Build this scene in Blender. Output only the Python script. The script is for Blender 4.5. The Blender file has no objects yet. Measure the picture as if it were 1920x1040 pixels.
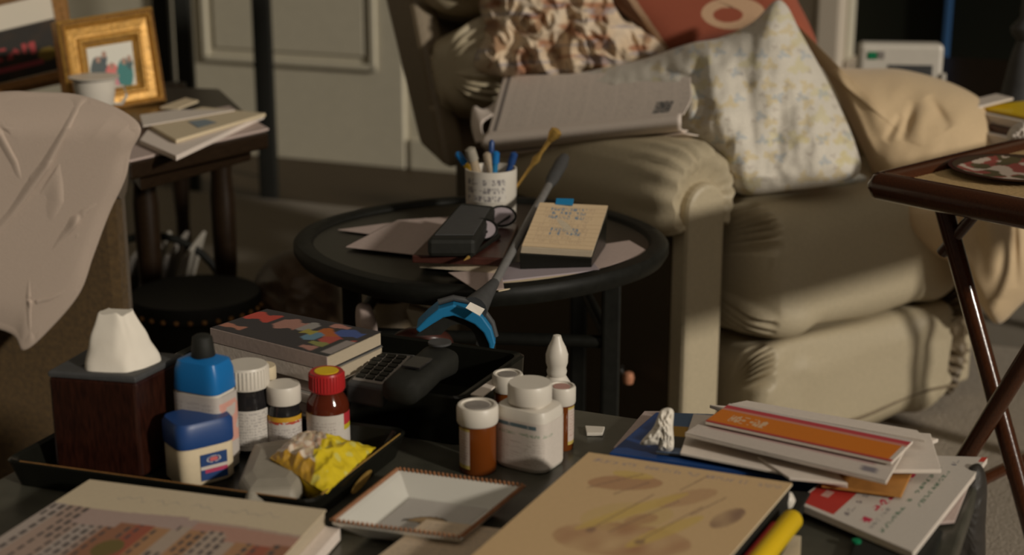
import bpy, bmesh, math, random
from mathutils import Vector, Matrix, noise
random.seed(4)
sc = bpy.context.scene
C = sc.collection
V = Vector
# ---------------------------------------------------------------- camera
TH = math.radians(16.0); F = 2900.0; CAMZ = 1.06
cam_d = bpy.data.cameras.new('camera'); cam = bpy.data.objects.new('camera', cam_d); C.objects.link(cam)
cam.location = (0, 0, CAMZ); cam.rotation_euler = (math.pi/2 - TH, 0, 0)
cam_d.sensor_width = 36; cam_d.lens = 36*F/1920
cam_d.clip_start = .05
cam_d.dof.use_dof = True; cam_d.dof.focus_distance = 1.75; cam_d.dof.aperture_fstop = 4.2
sc.camera = cam
# ---------------------------------------------------------------- light
w = bpy.data.worlds.new('room_fill'); sc.world = w; w.use_nodes = True
bg = w.node_tree.nodes['Background']; bg.inputs[0].default_value = (1.0, .86, .64, 1); bg.inputs[1].default_value = .055
sd = bpy.data.lights.new('low_sun', 'SUN'); sun = bpy.data.objects.new('low_sun', sd); C.objects.link(sun)
sd.energy = 2.7; sd.angle = math.radians(3.5); sd.color = (1.0, .92, .80)
SD = V((.74, -.67, math.tan(math.radians(19.5))))          # direction towards the sun
sun.rotation_euler = SD.to_track_quat('Z', 'Y').to_euler(); sun.location = (2.5, -2.5, 2.5)
ad = bpy.data.lights.new('overhead_fill', 'AREA'); al = bpy.data.objects.new('overhead_fill', ad); C.objects.link(al)
ad.shape = 'RECTANGLE'; ad.size = 3.2; ad.size_y = 2.6; ad.energy = 20; ad.color = (1.0, .86, .70); al.location = (.9, .2, 2.6)  # fill light added to brighten upward faces
sc.view_settings.view_transform = 'Standard'; sc.view_settings.look = 'None'
sc.view_settings.gamma = 1; sc.view_settings.use_curve_mapping = False
sc.view_settings.exposure = -.45
# ---------------------------------------------------------------- helpers
CT, ST = math.cos(TH), math.sin(TH)
def ray(px, py):
    a = (px-960)/F; b = (520-py)/F
    return V((a, CT+b*ST, -ST+b*CT))
def atz(px, py, z):
    d = ray(px, py); t = (z-CAMZ)/d.z
    return V((d.x*t, d.y*t, z))
def aty(px, py, Y):
    d = ray(px, py); t = Y/d.y
    return V((d.x*t, Y, CAMZ+d.z*t))
def atp(px, py, p0, n):
    d = ray(px, py); o = V((0, 0, CAMZ)); t = (p0-o).dot(n)/d.dot(n)
    return o+d*t
def lerp(a, b, t): return a+(b-a)*t
def fx(x): x = math.sin(x*127.1)*43758.5453; return x-math.floor(x)
def nz(x, y, z=0): return noise.noise(V((x, y, z)))

class MB:
    def __init__(s): s.v = []; s.f = []; s.c = []
    def pt(s, p, c=None): s.v.append(V(p)); s.c.append(c or (1, 1, 1)); return len(s.v)-1
    def box(s, c, sx, sy, sz, ex=V((1, 0, 0)), ey=V((0, 1, 0)), ez=V((0, 0, 1))):
        c = V(c); n = len(s.v)
        for k in range(8):
            s.pt(c+ex*(sx/2*(1 if k & 1 else -1))+ey*(sy/2*(1 if k & 2 else -1))+ez*(sz/2*(1 if k & 4 else -1)))
        for f in ((0, 2, 3, 1), (4, 5, 7, 6), (0, 1, 5, 4), (1, 3, 7, 5), (3, 2, 6, 7), (2, 0, 4, 6)): s.f.append([n+i for i in f])
        return s
    def loft(s, rings, closed=True, cap=True):
        n0 = len(s.v); m = len(rings[0])
        for r in rings:
            for p in r: s.pt(p)
        for i in range(len(rings)-1):
            for j in range(m if closed else m-1):
                a = n0+i*m+j; b = n0+i*m+(j+1) % m
                s.f.append([a, b, b+m, a+m])
        if cap and closed:
            s.f.append([n0+j for j in range(m)][::-1]); s.f.append([n0+(len(rings)-1)*m+j for j in range(m)])
        return s
    def prism(s, top, dn):                                  # polygon extruded by vector dn
        top = [V(p) for p in top]
        return s.loft([[p+V(dn) for p in top], top])
    def tube(s, pts, r, n=10):
        pts = [V(p) for p in pts]; rs = r if isinstance(r, (list, tuple)) else [r]*len(pts); rings = []
        up = V((0, 0, 1))
        for i, p in enumerate(pts):
            d = (pts[min(i+1, len(pts)-1)]-pts[max(i-1, 0)]).normalized()
            a = d.cross(up)
            if a.length < .05: a = d.cross(V((1, 0, 0)))
            a.normalize(); b = a.cross(d).normalized()
            rings.append([p+(a*math.cos(2*math.pi*k/n)+b*math.sin(2*math.pi*k/n))*rs[i] for k in range(n)])
        return s.loft(rings)
    def lathe(s, prof, c, n=28, sq=2.0, ry=1.0, rot=0.0, tilt=None):   # prof: (r, z); sq: superellipse power
        rings = []
        for r, z in prof:
            ring = []
            for k in range(n):
                a = 2*math.pi*k/n; ca, sa = math.cos(a), math.sin(a)
                x = r*math.copysign(abs(ca)**(2/sq), ca); y = r*ry*math.copysign(abs(sa)**(2/sq), sa)
                q = V((x*math.cos(rot)-y*math.sin(rot), x*math.sin(rot)+y*math.cos(rot), z))
                if tilt: q = tilt @ q
                ring.append(V(c)+q)
            rings.append(ring)
        return s.loft(rings)
    def grid(s, fn, nu, nv, col=None):
        n0 = len(s.v)
        for j in range(nv+1):
            for i in range(nu+1): s.pt(fn(i/nu, j/nv), col(i/nu, j/nv) if col else None)
        for j in range(nv):
            for i in range(nu):
                a = n0+j*(nu+1)+i; s.f.append([a, a+1, a+nu+2, a+nu+1])
        return s

ORG = {}
def thing(name, label, cat, loc, group=None):
    o = bpy.data.objects.new(name, None); C.objects.link(o); o.location = loc; ORG[o.name] = V(loc)
    o.empty_display_size = .05
    o['label'] = label; o['category'] = cat
    if group: o['group'] = group
    return o
def obj(name, mb, mat, parent=None, smooth=False, bevel=0, solid=0, sub=0, kind=None, label=None, cat=None, group=None):
    me = bpy.data.meshes.new(name); vs = mb.v; org = V((0, 0, 0))
    if parent is None and vs:
        xs = [p.x for p in vs]; ys = [p.y for p in vs]; org = V(((min(xs)+max(xs))/2, (min(ys)+max(ys))/2, min(p.z for p in vs)))
    me.from_pydata([tuple(p-org) for p in vs], [], mb.f)
    bm = bmesh.new(); bm.from_mesh(me)
    bmesh.ops.recalc_face_normals(bm, faces=bm.faces); bm.to_mesh(me); bm.free()
    if any(c != (1, 1, 1) for c in mb.c):
        at = me.color_attributes.new('Col', 'FLOAT_COLOR', 'POINT')
        for i, c in enumerate(mb.c): at.data[i].color = (c[0], c[1], c[2], 1)
    if smooth:
        for p in me.polygons: p.use_smooth = True
    me.materials.append(mat)
    o = bpy.data.objects.new(name, me); C.objects.link(o); o.location = org
    if solid: m = o.modifiers.new('s', 'SOLIDIFY'); m.thickness = solid; m.offset = 0
    if bevel: m = o.modifiers.new('b', 'BEVEL'); m.width = bevel; m.segments = 2; m.limit_method = 'ANGLE'
    if sub: m = o.modifiers.new('u', 'SUBSURF'); m.levels = sub; m.render_levels = sub
    if smooth and not sub:
        try:
            me.set_sharp_from_angle(angle=math.radians(48))
        except Exception: pass
    if parent is not None:
        o.parent = parent
        pv = ORG.get(parent.name, V((0, 0, 0)))
        o.matrix_parent_inverse = Matrix.Translation(-pv)
    else: ORG[o.name] = org
    if kind: o['kind'] = kind
    if label: o['label'] = label
    if cat: o['category'] = cat
    if group: o['group'] = group
    return o

def part(t, nm):                                           # the newest part of a thing with that name
    return [c for c in t.children if c.name.split('.')[0] == nm][-1]
def mat(name, col, rough=.6, bump=0, scale=40, var=0, metal=0, trans=0, coat=0, vcol=False, wave=None, emit=0, ior=1.45, spec=.5, sheen=0):
    m = bpy.data.materials.new(name); m.use_nodes = True; nt = m.node_tree; b = nt.nodes['Principled BSDF']
    b.inputs['Roughness'].default_value = rough; b.inputs['Metallic'].default_value = metal
    b.inputs['Transmission Weight'].default_value = trans; b.inputs['Coat Weight'].default_value = coat
    b.inputs['IOR'].default_value = ior; b.inputs['Specular IOR Level'].default_value = spec
    b.inputs['Sheen Weight'].default_value = sheen
    tc = nt.nodes.new('ShaderNodeTexCoord'); n = nt.nodes.new('ShaderNodeTexNoise')
    n.inputs['Scale'].default_value = scale; n.inputs['Detail'].default_value = 5
    nt.links.new(tc.outputs['Object'], n.inputs['Vector'])
    mx = nt.nodes.new('ShaderNodeMix'); mx.data_type = 'RGBA'; mx.blend_type = 'MULTIPLY'
    mx.inputs[0].default_value = 1.0
    if vcol:
        a = nt.nodes.new('ShaderNodeAttribute'); a.attribute_name = 'Col'; nt.links.new(a.outputs['Color'], mx.inputs[6])
    else: mx.inputs[6].default_value = (*col, 1)
    rp = nt.nodes.new('ShaderNodeMapRange'); rp.inputs[1].default_value = .3; rp.inputs[2].default_value = .7
    rp.inputs[3].default_value = 1-var; rp.inputs[4].default_value = 1+var
    nt.links.new(n.outputs[0], rp.inputs[0])
    if wave:
        mp = nt.nodes.new('ShaderNodeMapping'); mp.inputs['Scale'].default_value = wave
        nt.links.new(tc.outputs['Object'], mp.inputs[0]); nt.links.new(mp.outputs[0], n.inputs['Vector'])
    nt.links.new(rp.outputs[0], mx.inputs[7]); nt.links.new(mx.outputs[2], b.inputs['Base Color'])
    if bump:
        bp = nt.nodes.new('ShaderNodeBump'); bp.inputs['Strength'].default_value = bump; bp.inputs['Distance'].default_value = .004
        nt.links.new(n.outputs[0], bp.inputs['Height']); nt.links.new(bp.outputs[0], b.inputs['Normal'])
    return m

M = {}
M['wall'] = mat('wall_paint', (.54, .495, .385), .7, .05, 30, .03)
M['trimp'] = mat('trim_paint', (.60, .52, .42), .6)
M['woodfloor'] = mat('dark_floor', (.045, .028, .012), .55, .1, 12, .25, wave=(2, 14, 2))
M['carpet'] = mat('beige_carpet', (.135, .095, .042), .95, .8, 260, .18, sheen=.2)
M['black'] = mat('black_lacquer', (.007, .007, .005), .3, .02, 60, .1, spec=.35)
M['blackm'] = mat('black_matte', (.009, .009, .006), .7, .1, 90, .2)
M['metal'] = mat('black_metal', (.010, .010, .008), .5, .05, 80, .2, spec=.18)
M['tabletop'] = mat('charcoal_tabletop', (.060, .058, .044), .28, .05, 30, .2)
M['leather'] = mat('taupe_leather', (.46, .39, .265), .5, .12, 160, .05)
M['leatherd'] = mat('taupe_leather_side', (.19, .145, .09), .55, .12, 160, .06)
M['leatherb'] = mat('shaded_side_leather', (.055, .038, .018), .6, .1, 160, .06)  # taupe leather with the shade of the recliner's side put into the colour
M['brownup'] = mat('brown_upholstery', (.070, .040, .012), .9, .5, 130, .25, sheen=.2)
M['sheet'] = mat('mauve_beige_cloth', (.46, .365, .295), .9, .12, 500, .03, sheen=.1)
M['peach'] = mat('peach_quilt', (.66, .49, .29), .75, .12, 240, .04, sheen=.2)
M['vc'] = mat('printed', (1, 1, 1), .55, .03, 300, .03, vcol=True)
M['vcloth'] = mat('printed_cloth', (1, 1, 1), .9, .2, 260, .05, vcol=True, sheen=.1)
M['white'] = mat('white_plastic', (.66, .61, .53), .4, .02, 60, .02)
M['paper'] = mat('white_paper', (.68, .60, .52), .8, .05, 200, .03)
M['news'] = mat('newsprint', (.76, .66, .58), .85, .08, 200, .03)
M['cream'] = mat('cream_paper', (.64, .53, .36), .75, .05, 200, .03)
M['pages'] = mat('page_edges', (.60, .50, .36), .85, .5, 30, .18, wave=(4, 4, 900))
M['gpages'] = mat('grey_page_edges', (.46, .42, .36), .85, .5, 30, .25, wave=(4, 4, 700))
M['amber'] = mat('amber_plastic', (.22, .055, .008), .2, .0, 30, .05, trans=.35)
M['amberg'] = mat('brown_glass', (.12, .02, .008), .12, 0, 30, .05, trans=.25)
M['darkglass'] = mat('dark_glass', (.015, .014, .015), .12)
M['red'] = mat('red_plastic', (.42, .02, .022), .35)
M['yellow'] = mat('yellow_plastic', (.75, .50, .01), .4)
M['bluecap'] = mat('blue_plastic', (.01, .15, .42), .35)
M['navy'] = mat('navy_plastic', (.016, .055, .19), .4)
M['cyan'] = mat('blue_rubber', (.01, .17, .36), .5)
M['gold'] = mat('gilt', (.62, .38, .10), .38, .25, 120, .15, metal=.65)
M['goldd'] = mat('gilt_brown', (.34, .17, .055), .45, .25, 120, .2, metal=.3)
M['darkwood'] = mat('dark_wood', (.018, .010, .005), .3, .05, 20, .3, wave=(3, 3, 30))
M['cherry'] = mat('reddish_wood', (.060, .018, .006), .22, .05, 20, .3, wave=(40, 40, 4), coat=.4)
M['boxwood'] = mat('tissue_box_wood', (.022, .006, .003), .35, .05, 16, .45, wave=(20, 20, 4))
M['cane'] = mat('woven_cane', (.66, .46, .22), .7, .2, 200, .15)
M['tissue'] = mat('tissue', (.76, .70, .60), .95, .1, 60, .02)
M['grey'] = mat('grey_metal', (.17, .165, .16), .4, .05, 80, .1)
M['dgrey'] = mat('dark_grey_rubber', (.055, .055, .055), .6, .1, 90, .1)
M['greym'] = mat('grey_plastic', (.25, .225, .20), .6, .1, 90, .15)
M['pinkp'] = mat('pinkish_plastic', (.45, .24, .20), .5)
M['copper'] = mat('copper_knob', (.62, .28, .16), .35, metal=.3)
M['brownl'] = mat('brown_leather', (.075, .045, .024), .5, .2, 60, .2)
M['redbr'] = mat('red_brown_leather', (.06, .02, .014), .35, .1, 60, .2)
M['green'] = mat('green_plastic', (.0, .19, .075), .5)
M['blue_s'] = mat('blue_painted_frame', (.02, .075, .19), .5)
M['orange'] = mat('orange_print', (.60, .17, .012), .6)
M['night'] = mat('night_glass', (.008, .009, .006), .6, spec=.1)
M['pouch'] = mat('pale_pouch', (.30, .27, .215), .6, .1, 90, .05)
M['clear'] = mat('clear_film', (.75, .62, .45), .25, .3, 90, .05, trans=.55)
M['spiral'] = mat('rope_edge', (.28, .12, .05), .6, .1, 90, .2)
M['lav'] = mat('lavender_paper', (.34, .29, .31), .7)
M['pinkpaper'] = mat('pinkish_paper', (.47, .37, .33), .8, .05, 200, .05)
M['wicker'] = mat('dark_wicker', (.05, .042, .03), .6, .4, 90, .3)

# ---------------------------------------------------------------- print painters (flat colour only)
def glyph(s, r, seed):                                     # s in characters, r 0..1 inside the row; True where ink
    c = math.floor(s); f = s-c
    if fx(c*.37+seed) < .17 or f > .78 or r < .12 or r > .88: return False
    gx = int(f/.78*3); gy = int(r*5)
    return fx(c*3.1+gx*7.7+gy*1.9+seed*11) > .42
def quad(c, nrm=None):
    c = [V(p) for p in c]
    return lambda u, v: (c[0]*(1-u)+c[1]*u)*(1-v)+(c[3]*(1-u)+c[2]*u)*v     # c: TL TR BR BL ; v down
def slab(name, c, th, m, parent=None, bevel=.0006, **k):   # c are the four top corners (world); th thickness below
    c = [V(p) for p in c]; n = (c[1]-c[0]).cross(c[3]-c[0]).normalized()
    if n.z > 0: n = -n
    return obj(name, MB().prism(c, n*th), m, parent, bevel=bevel, **k)
def printed(name, c, colf, parent, nu=90, nv=90, lift=.0006, m='vc', **k):
    c = [V(p) for p in c]; n = (c[1]-c[0]).cross(c[3]-c[0]).normalized()
    if n.z < 0 or (abs(n.z) < .3 and n.y > 0): n = -n
    q = quad(c)
    return obj(name, MB().grid(lambda u, v: q(u, v)+n*lift, nu, nv, colf), M[m], parent, **k)
def pz(ps, z): return [atz(x, y, z) for x, y in ps]

def superq(c, sx, sy, sz, ax, ay, az, e=.35, nu=64, nv=28, disp=None):
    rings = []
    def sp(a, p): return math.copysign(abs(a)**p, a)
    for j in range(nv+1):
        ph = -math.pi/2+math.pi*j/nv; ph = max(-math.pi/2+.02, min(math.pi/2-.02, ph)); r = []
        for i in range(nu):
            t = 2*math.pi*i/nu
            # long axis = ax
            x = sp(math.sin(ph), e); y = sp(math.cos(ph), e)*sp(math.cos(t), e*1.3); z = sp(math.cos(ph), e)*sp(math.sin(t), e*1.3)
            p = V(c)+ax*(x*sx)+ay*(y*sy)+az*(z*sz)
            if disp: p = p+(ay*y+az*z)*disp(x, y, z, t)
            r.append(p)
        rings.append(r)
    return rings

def catmull(P, n):
    out = []; m = len(P)
    for i in range(m):
        p0, p1, p2, p3 = P[i-1], P[i], P[(i+1) % m], P[(i+2) % m]
        k = max(2, int(n/m))
        for j in range(k):
            t = j/k
            out.append(tuple(.5*((2*p1[a])+(-p0[a]+p2[a])*t+(2*p0[a]-5*p1[a]+4*p2[a]-p3[a])*t*t+(-p0[a]+3*p1[a]-3*p2[a]+p3[a])*t**3) for a in (0, 1)))
    return out
def blob(name, poly, cpx, Yf, T, m, parent=None, back=.03, seg=180, rings=48, disp=None, colf=None, pw=2.4, smooth=True, **k):
    B = catmull(poly, seg); mb = MB(); n = len(B)
    def P(px, py, h): return aty(px, py, (Yf(px, py) if callable(Yf) else Yf)-h)
    ctr = mb.pt(P(*cpx, T+(disp(*cpx) if disp else 0)), colf(*cpx) if colf else None)
    lv = []
    for r in range(1, rings+1):
        t = (r/rings)**.8; row = []
        for bx, by in B:
            px = lerp(cpx[0], bx, t); py = lerp(cpx[1], by, t)
            h = T*max(0, 1-t**pw)**.5+(disp(px, py) if disp else 0)*(1-t**10)
            row.append(mb.pt(P(px, py, h), colf(px, py) if colf else None))
        lv.append(row)
    for r in range(1, 9):
        t = 1-r/9; row = []
        for bx, by in B:
            px = lerp(cpx[0], bx, t); py = lerp(cpx[1], by, t)
            row.append(mb.pt(P(px, py, -back*(1-t**pw)**.5), colf(bx, by) if colf else None))
        lv.append(row)
    e = mb.pt(P(*cpx, -back), colf(*cpx) if colf else None)
    for j in range(n): mb.f.append([ctr, lv[0][j], lv[0][(j+1) % n]])
    for a, b in zip(lv, lv[1:]):
        for j in range(n): mb.f.append([a[j], b[j], b[(j+1) % n], a[(j+1) % n]])
    for j in range(n): mb.f.append([lv[-1][j], e, lv[-1][(j+1) % n]])
    o = obj(name, mb, m, parent, smooth=True, **k)
    return o
def fold(px, py, x0, y0, x1, y1, wid, amp):                # a soft fold along a segment
    dx, dy = x1-x0, y1-y0; L = dx*dx+dy*dy; t = max(0, min(1, ((px-x0)*dx+(py-y0)*dy)/L))
    d = math.hypot(px-x0-dx*t, py-y0-dy*t)
    return amp*math.exp(-(d/wid)**2)*math.sin(math.pi*max(.0, min(1, t)))**.6 if 0 < t < 1 else 0

# ================================================================ THE SETTING
U = V((.92, -.39, 0)); U.normalize(); N = V((U.y, -U.x, 0)) * -1
VV = V((-U.y, U.x, 0))                                      # away from the camera
W0 = V((-.55, 5.1, 0)); WN = -VV
def wl(px, py, off=0): return atp(px, py, W0+WN*off, WN)
obj('floor', MB().box((0, 2.5, -.03), 9, 9, .06), M['woodfloor'], kind='structure')
cf = W0-VV*.60
obj('carpet', MB().box(cf-VV*2.4+U*.6+V((0, 0, .004)), 5.6, 4.8, .008, U, VV), M['carpet'], label='beige carpet covering the floor in front of the doors', cat='carpet')
tr = lambda px: (wl(px, 100)-W0).dot(U)
wx0, wx1 = tr(1588), tr(2300)
def wbox(mb, t0, t1, z0, z1, d0, d1): return mb.box(W0+U*((t0+t1)/2)+WN*((d0+d1)/2)+V((0, 0, (z0+z1)/2)), t1-t0, abs(d1-d0), z1-z0, U, VV)
mb = MB(); wbox(mb, -3.5, wx0, 0, 2.5, -.12, 0); wbox(mb, wx1, wx1+.8, 0, 2.5, -.12, 0); wbox(mb, wx0, wx1, 0, .42, -.12, 0); wbox(mb, wx0, wx1, 2.1, 2.5, -.12, 0)
obj('wall_back', mb, M['wall'], kind='structure')
lw = W0-U*3.4
obj('wall_left', MB().box(lw-VV*3+V((0, 0, 1.25)), .1, 6, 2.5, U, VV), M['wall'], kind='structure')
# panelled door
t0, t1 = tr(330), tr(760)
sunlit_patch = MB().box(V((1.12, 2.05, .0115)), 1.35, 1.9, .007, U, VV)  # paler slab whose colour stands in for sunlight on the carpet
obj('painted_sunlit_floor', sunlit_patch, mat('painted_sunlit_floor', (.42, .36, .29), .95, .8, 220, .15), label='sunlight painted as a paler carpet patch under the cane tray table at lower right', cat='sunlit_patch')
door = obj('door_1', wbox(MB(), t0, t1, .0, 2.05, -.01, .022), M['wall'], kind='structure', bevel=.003)
def zwall(px, py): return wl(px, py).z
for lab, (a, b, z0, z1) in {'p1': (tr(390), tr(713), zwall(560, 122), 1.0), 'p2': (tr(390), tr(713), 1.12, 1.9)}.items():
    for (s0, s1, y0, y1) in ((a, b, z0, z0+.022), (a, b, z1-.022, z1), (a, a+.022, z0, z1), (b-.022, b, z0, z1)):
        obj('moulding', wbox(MB(), s0, s1, y0, y1, .02, .036), M['wall'], door, bevel=.004)
    obj('panel', wbox(MB(), a+.045, b-.045, z0+.045, z1-.045, .02, .028), M['wall'], door, bevel=.004)
obj('trim_1', wbox(MB(), tr(318)-.02, t0-.004, 0, 2.12, 0, .03), M['trimp'], kind='structure', bevel=.004)
obj('baseboard_back', wbox(MB(), tr(770), wx0-.12, 0, .10, 0, .02), M['wall'], kind='structure', bevel=.003)
obj('baseboard_back_left', wbox(MB(), -3.3, tr(300)-.03, 0, .10, 0, .02), M['wall'], kind='structure', bevel=.003)
obj('trim_2', wbox(MB(), tr(1498), tr(1530), 0, 2.2, 0, .05), M['trimp'], kind='structure', bevel=.008)
obj('trim_3', wbox(MB(), tr(1534), tr(1584), 0, 2.2, 0, .075), M['trimp'], kind='structure', bevel=.012)
win = obj('window_1', wbox(MB(), wx0, wx1, .42, 2.1, -.11, -.10), M['night'], kind='structure')
obj('window_mullion', wbox(MB(), tr(1759), tr(1771), .44, 2.08, -.10, -.06), M['blue_s'], win, bevel=.003)
obj('window_sill', wbox(MB(), wx0, wx1, .405, .435, -.1, .03), M['trimp'], win, bevel=.004)

# ================================================================ RECLINER
A = V((.257, 2.40, 0)); E1 = V((.80, .60, 0)); E2 = V((-.60, .80, 0)); Z = V((0, 0, 1))
def R(x, y, z): return A+E1*x+E2*y+Z*z
rc = thing('recliner', 'taupe leather recliner heaped with bedding, beside the round side table', 'armchair', R(.38, .35, 0))
L, LD = M['leather'], M['leatherd']
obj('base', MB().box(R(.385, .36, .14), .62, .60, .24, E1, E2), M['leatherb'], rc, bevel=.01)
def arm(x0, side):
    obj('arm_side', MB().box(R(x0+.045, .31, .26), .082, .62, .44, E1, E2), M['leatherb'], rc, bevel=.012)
    # front panel with rounded head
    pts = [(x0+.004, .04), (x0+.086, .04)]
    pts += [(x0+.045+.041*math.cos(a), .485+.041*math.sin(a)) for a in [math.pi*k/12 for k in range(13)]]
    obj('arm_panel', MB().prism([R(x, -.032, z) for x, z in pts], E2*.04), L, rc, bevel=.008)
    rings = []
    for y, r in ((-.012, .50), (-.024, .66), (-.026, .80), (-.016, .92), (.004, 1.0), (.05, 1.03), (.10, 1.0), (.30, 1.0), (.44, .98), (.47, .8)):
        g = max(0, 1-(y+.03)/.12) if y > -.03 else 1; ring = []
        for k in range(96):
            a = 2*math.pi*k/96; q = r*(1+.05*g*math.sin(a*17+2*math.sin(a*3))+.03*g*nz(a*6, y*20))
            zz = math.sin(a); ring.append(R(x0+.042+.082*q*math.cos(a), y, .495+.092*q*(zz if zz > -.55 else -.55)))
        rings.append(ring)
    obj('arm_pad', MB().loft(rings), L, rc, smooth=True)
arm(0, -1); arm(.68, 1)
def puck(amp, fr=13, edge=.72):
    def d(x, y, z, t):
        e = max(0, (abs(x)-edge)/(1-edge))
        return -amp*e*(.5+.5*math.sin(t*fr+3*math.sin(t*2.3)))+amp*.35*nz(x*3, y*2, z*2)
    return d
obj('seat_cushion', MB().loft(superq(R(.400, .21, .356), .272, .31, .120, E1, E2, Z, .22, 200, 90, puck(.042, 31, .86))), L, rc, smooth=True)
obj('footrest', MB().loft(superq(R(.392, .005, .135), .262, .095, .105, E1, E2, Z, .25, 200, 90, puck(.036, 27, .86))), L, rc, smooth=True)
obj('footrest_piping', MB().tube([R(.12+.53*k/20, -.089, .075+.006*math.sin(k*.5)) for k in range(21)], .003, 8), LD, rc, smooth=True)
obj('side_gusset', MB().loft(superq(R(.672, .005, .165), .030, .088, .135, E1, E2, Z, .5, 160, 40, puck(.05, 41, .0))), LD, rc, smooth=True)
# back
prof = [(.64, .44), (.735, .475), (.98, 1.05), (.93, 1.12), (.87, 1.12)]
for x0 in (0, .71):
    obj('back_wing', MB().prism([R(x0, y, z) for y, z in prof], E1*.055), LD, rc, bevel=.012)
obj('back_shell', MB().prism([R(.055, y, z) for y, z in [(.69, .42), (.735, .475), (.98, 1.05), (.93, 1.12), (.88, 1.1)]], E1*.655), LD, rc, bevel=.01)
bz = V((-.6*.42, .8*.42, .9)).normalized()
by = E1.cross(bz)
obj('back_cushion', MB().loft(superq(R(.385, .655, .625), .375, .115, .098, E1, by, bz, .42, 120, 50, puck(.02, 15))), L, rc, smooth=True)
obj('back_cushion', MB().loft(superq(R(.385, .735, .83), .38, .125, .125, E1, by, bz, .45, 120, 50, puck(.02, 15))), L, rc, smooth=True)
lv = R(-.004, .06, .19)
obj('recline_lever', MB().tube([lv+E2*.05, lv-E1*.02+E2*.03, lv-E1*.03], .003, 8), M['grey'], rc, smooth=True)
obj('lever_knob', MB().lathe([(.001, -.012), (.008, -.009), (.010, 0), (.008, .009), (.001, .012)], lv-E1*.03, 16), M['copper'], part(rc, 'recline_lever'), smooth=True, label='copper coloured knob')

# ---- bedding on the recliner
def clothcol(px, py):
    n = nz(px*.035, py*.028, 3); m2 = nz(px*.02+9, py*.05, 7); s = nz(px*.012, py*.09, 1)
    c = V((.60, .45, .29)); c = c.lerp(V((.66, .54, .40)), max(0, min(1, .5+n)))
    if m2 > .16: c = c.lerp(V((.36, .17, .09)), min(1, (m2-.16)*4))
    if s > .25: c = c.lerp(V((.34, .30, .31)), .7)
    if n < -.32: c = c.lerp(V((.30, .16, .08)), .8)
    return tuple(c)
def crump(seed, amp, sx=.022, sy=.016):
    def d(px, py):
        a = px*sx+seed; b = py*sy-px*.004
        r = 1-abs(nz(a, b, seed))*2.6; r2 = 1-abs(nz(a*2.1+4, b*2.3, seed+5))*2.4
        return amp*(r*.6+r2*.35+.5*nz(a*.5, b*.5, 2))
    return d
blob('crumpled_clothes', [(886, 112), (905, 55), (900, -60), (1040, -90), (1150, -60), (1180, 20), (1250, 95), (1150, 135), (1050, 150), (970, 150), (905, 138)], (1050, 50),
     lambda x, y: 2.95-(y-50)*.0006, .10, M['vcloth'], disp=crump(1.3, .045), colf=clothcol, back=.10, seg=300, rings=80,
     label='crumpled cream and rust patterned clothes heaped against the recliner back', cat='clothes')
def redcol(px, py):
    def ln(x0, y0, x1, y1, wd):
        dx, dy = x1-x0, y1-y0; t = ((px-x0)*dx+(py-y0)*dy)/(dx*dx+dy*dy)
        return -.05 < t < 1.05 and abs((px-x0)*dy-(py-y0)*dx)/math.hypot(dx, dy) < wd
    if ln(1165, -30, 1245, 88, 6): return (.50, .33, .21)
    if math.hypot((px-1375)/60, (py-25)/30) < 1 and math.hypot((px-1365)/28, (py-28)/14) > 1: return (.56, .36, .22)
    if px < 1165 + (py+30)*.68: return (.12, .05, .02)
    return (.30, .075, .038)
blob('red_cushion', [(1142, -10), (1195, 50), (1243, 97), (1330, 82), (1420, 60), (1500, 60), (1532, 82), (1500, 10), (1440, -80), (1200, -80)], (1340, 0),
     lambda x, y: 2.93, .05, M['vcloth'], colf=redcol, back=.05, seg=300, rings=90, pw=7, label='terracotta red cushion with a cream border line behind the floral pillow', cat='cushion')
def flor(px, py):
    c = V((.66, .61, .52))
    for k, (sc_, col, th, sd_) in enumerate(((34, V((.60, .47, .22)), .30, 3), (46, V((.62, .55, .30)), .32, 8), (40, V((.36, .42, .47)), .2, 5), (22, V((.42, .36, .30)), .18, 12))):
        gx = math.floor(px/sc_+sd_*.37); gy = math.floor(py/sc_+sd_*.61); h = fx(gx*1.3+gy*17.7+sd_)
        if h < .42:
            cx = (gx+.5-sd_*.37+.3*(fx(h*9)-.5))*sc_; cy = (gy+.5-sd_*.61+.3*(fx(h*17)-.5))*sc_
            dd = math.hypot(px-cx, (py-cy)*1.3)/sc_; an = math.atan2(py-cy, px-cx)
            if dd < th*1.15*(1+.45*math.sin(an*3+h*19)+.2*math.sin(an*7)): c = c.lerp(col, .55)
    return tuple(c)
def pilld(px, py):
    d = 0
    d -= fold(px, py, 1385, 70, 1425, 330, 20, .014)+fold(px, py, 1300, 110, 1330, 230, 16, .010)+fold(px, py, 1470, 190, 1440, 330, 22, .012)
    d += fold(px, py, 1450, 10, 1480, 200, 26, .010)+fold(px, py, 1340, 120, 1370, 300, 24, .010)
    d -= fold(px, py, 1240, 130, 1330, 160, 9, .01)+fold(px, py, 1330, 185, 1300, 240, 10, .015)
    d += .010*nz(px*.016, py*.012, 4)+.004*nz(px*.05, py*.035, 1)
    return d
blob('floral_pillow', [(1030, 152), (1110, 132), (1200, 112), (1290, 82), (1350, 70), (1410, 42), (1452, 2), (1475, 10), (1500, 58), (1540, 130), (1575, 200), (1604, 270), (1612, 322), (1570, 345), (1480, 358), (1400, 366), (1365, 345), (1345, 300), (1290, 265), (1180, 240), (1080, 210)], (1400, 200),
     lambda x, y: 2.76-y*.0007+max(0, 1330-x)*.0006, .12, M['vcloth'], disp=pilld, colf=flor, back=.05, seg=420, rings=120, pw=3,
     label='white floral pillowcase with yellow and blue sprigs slumped on recliner seat', cat='pillow')
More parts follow.
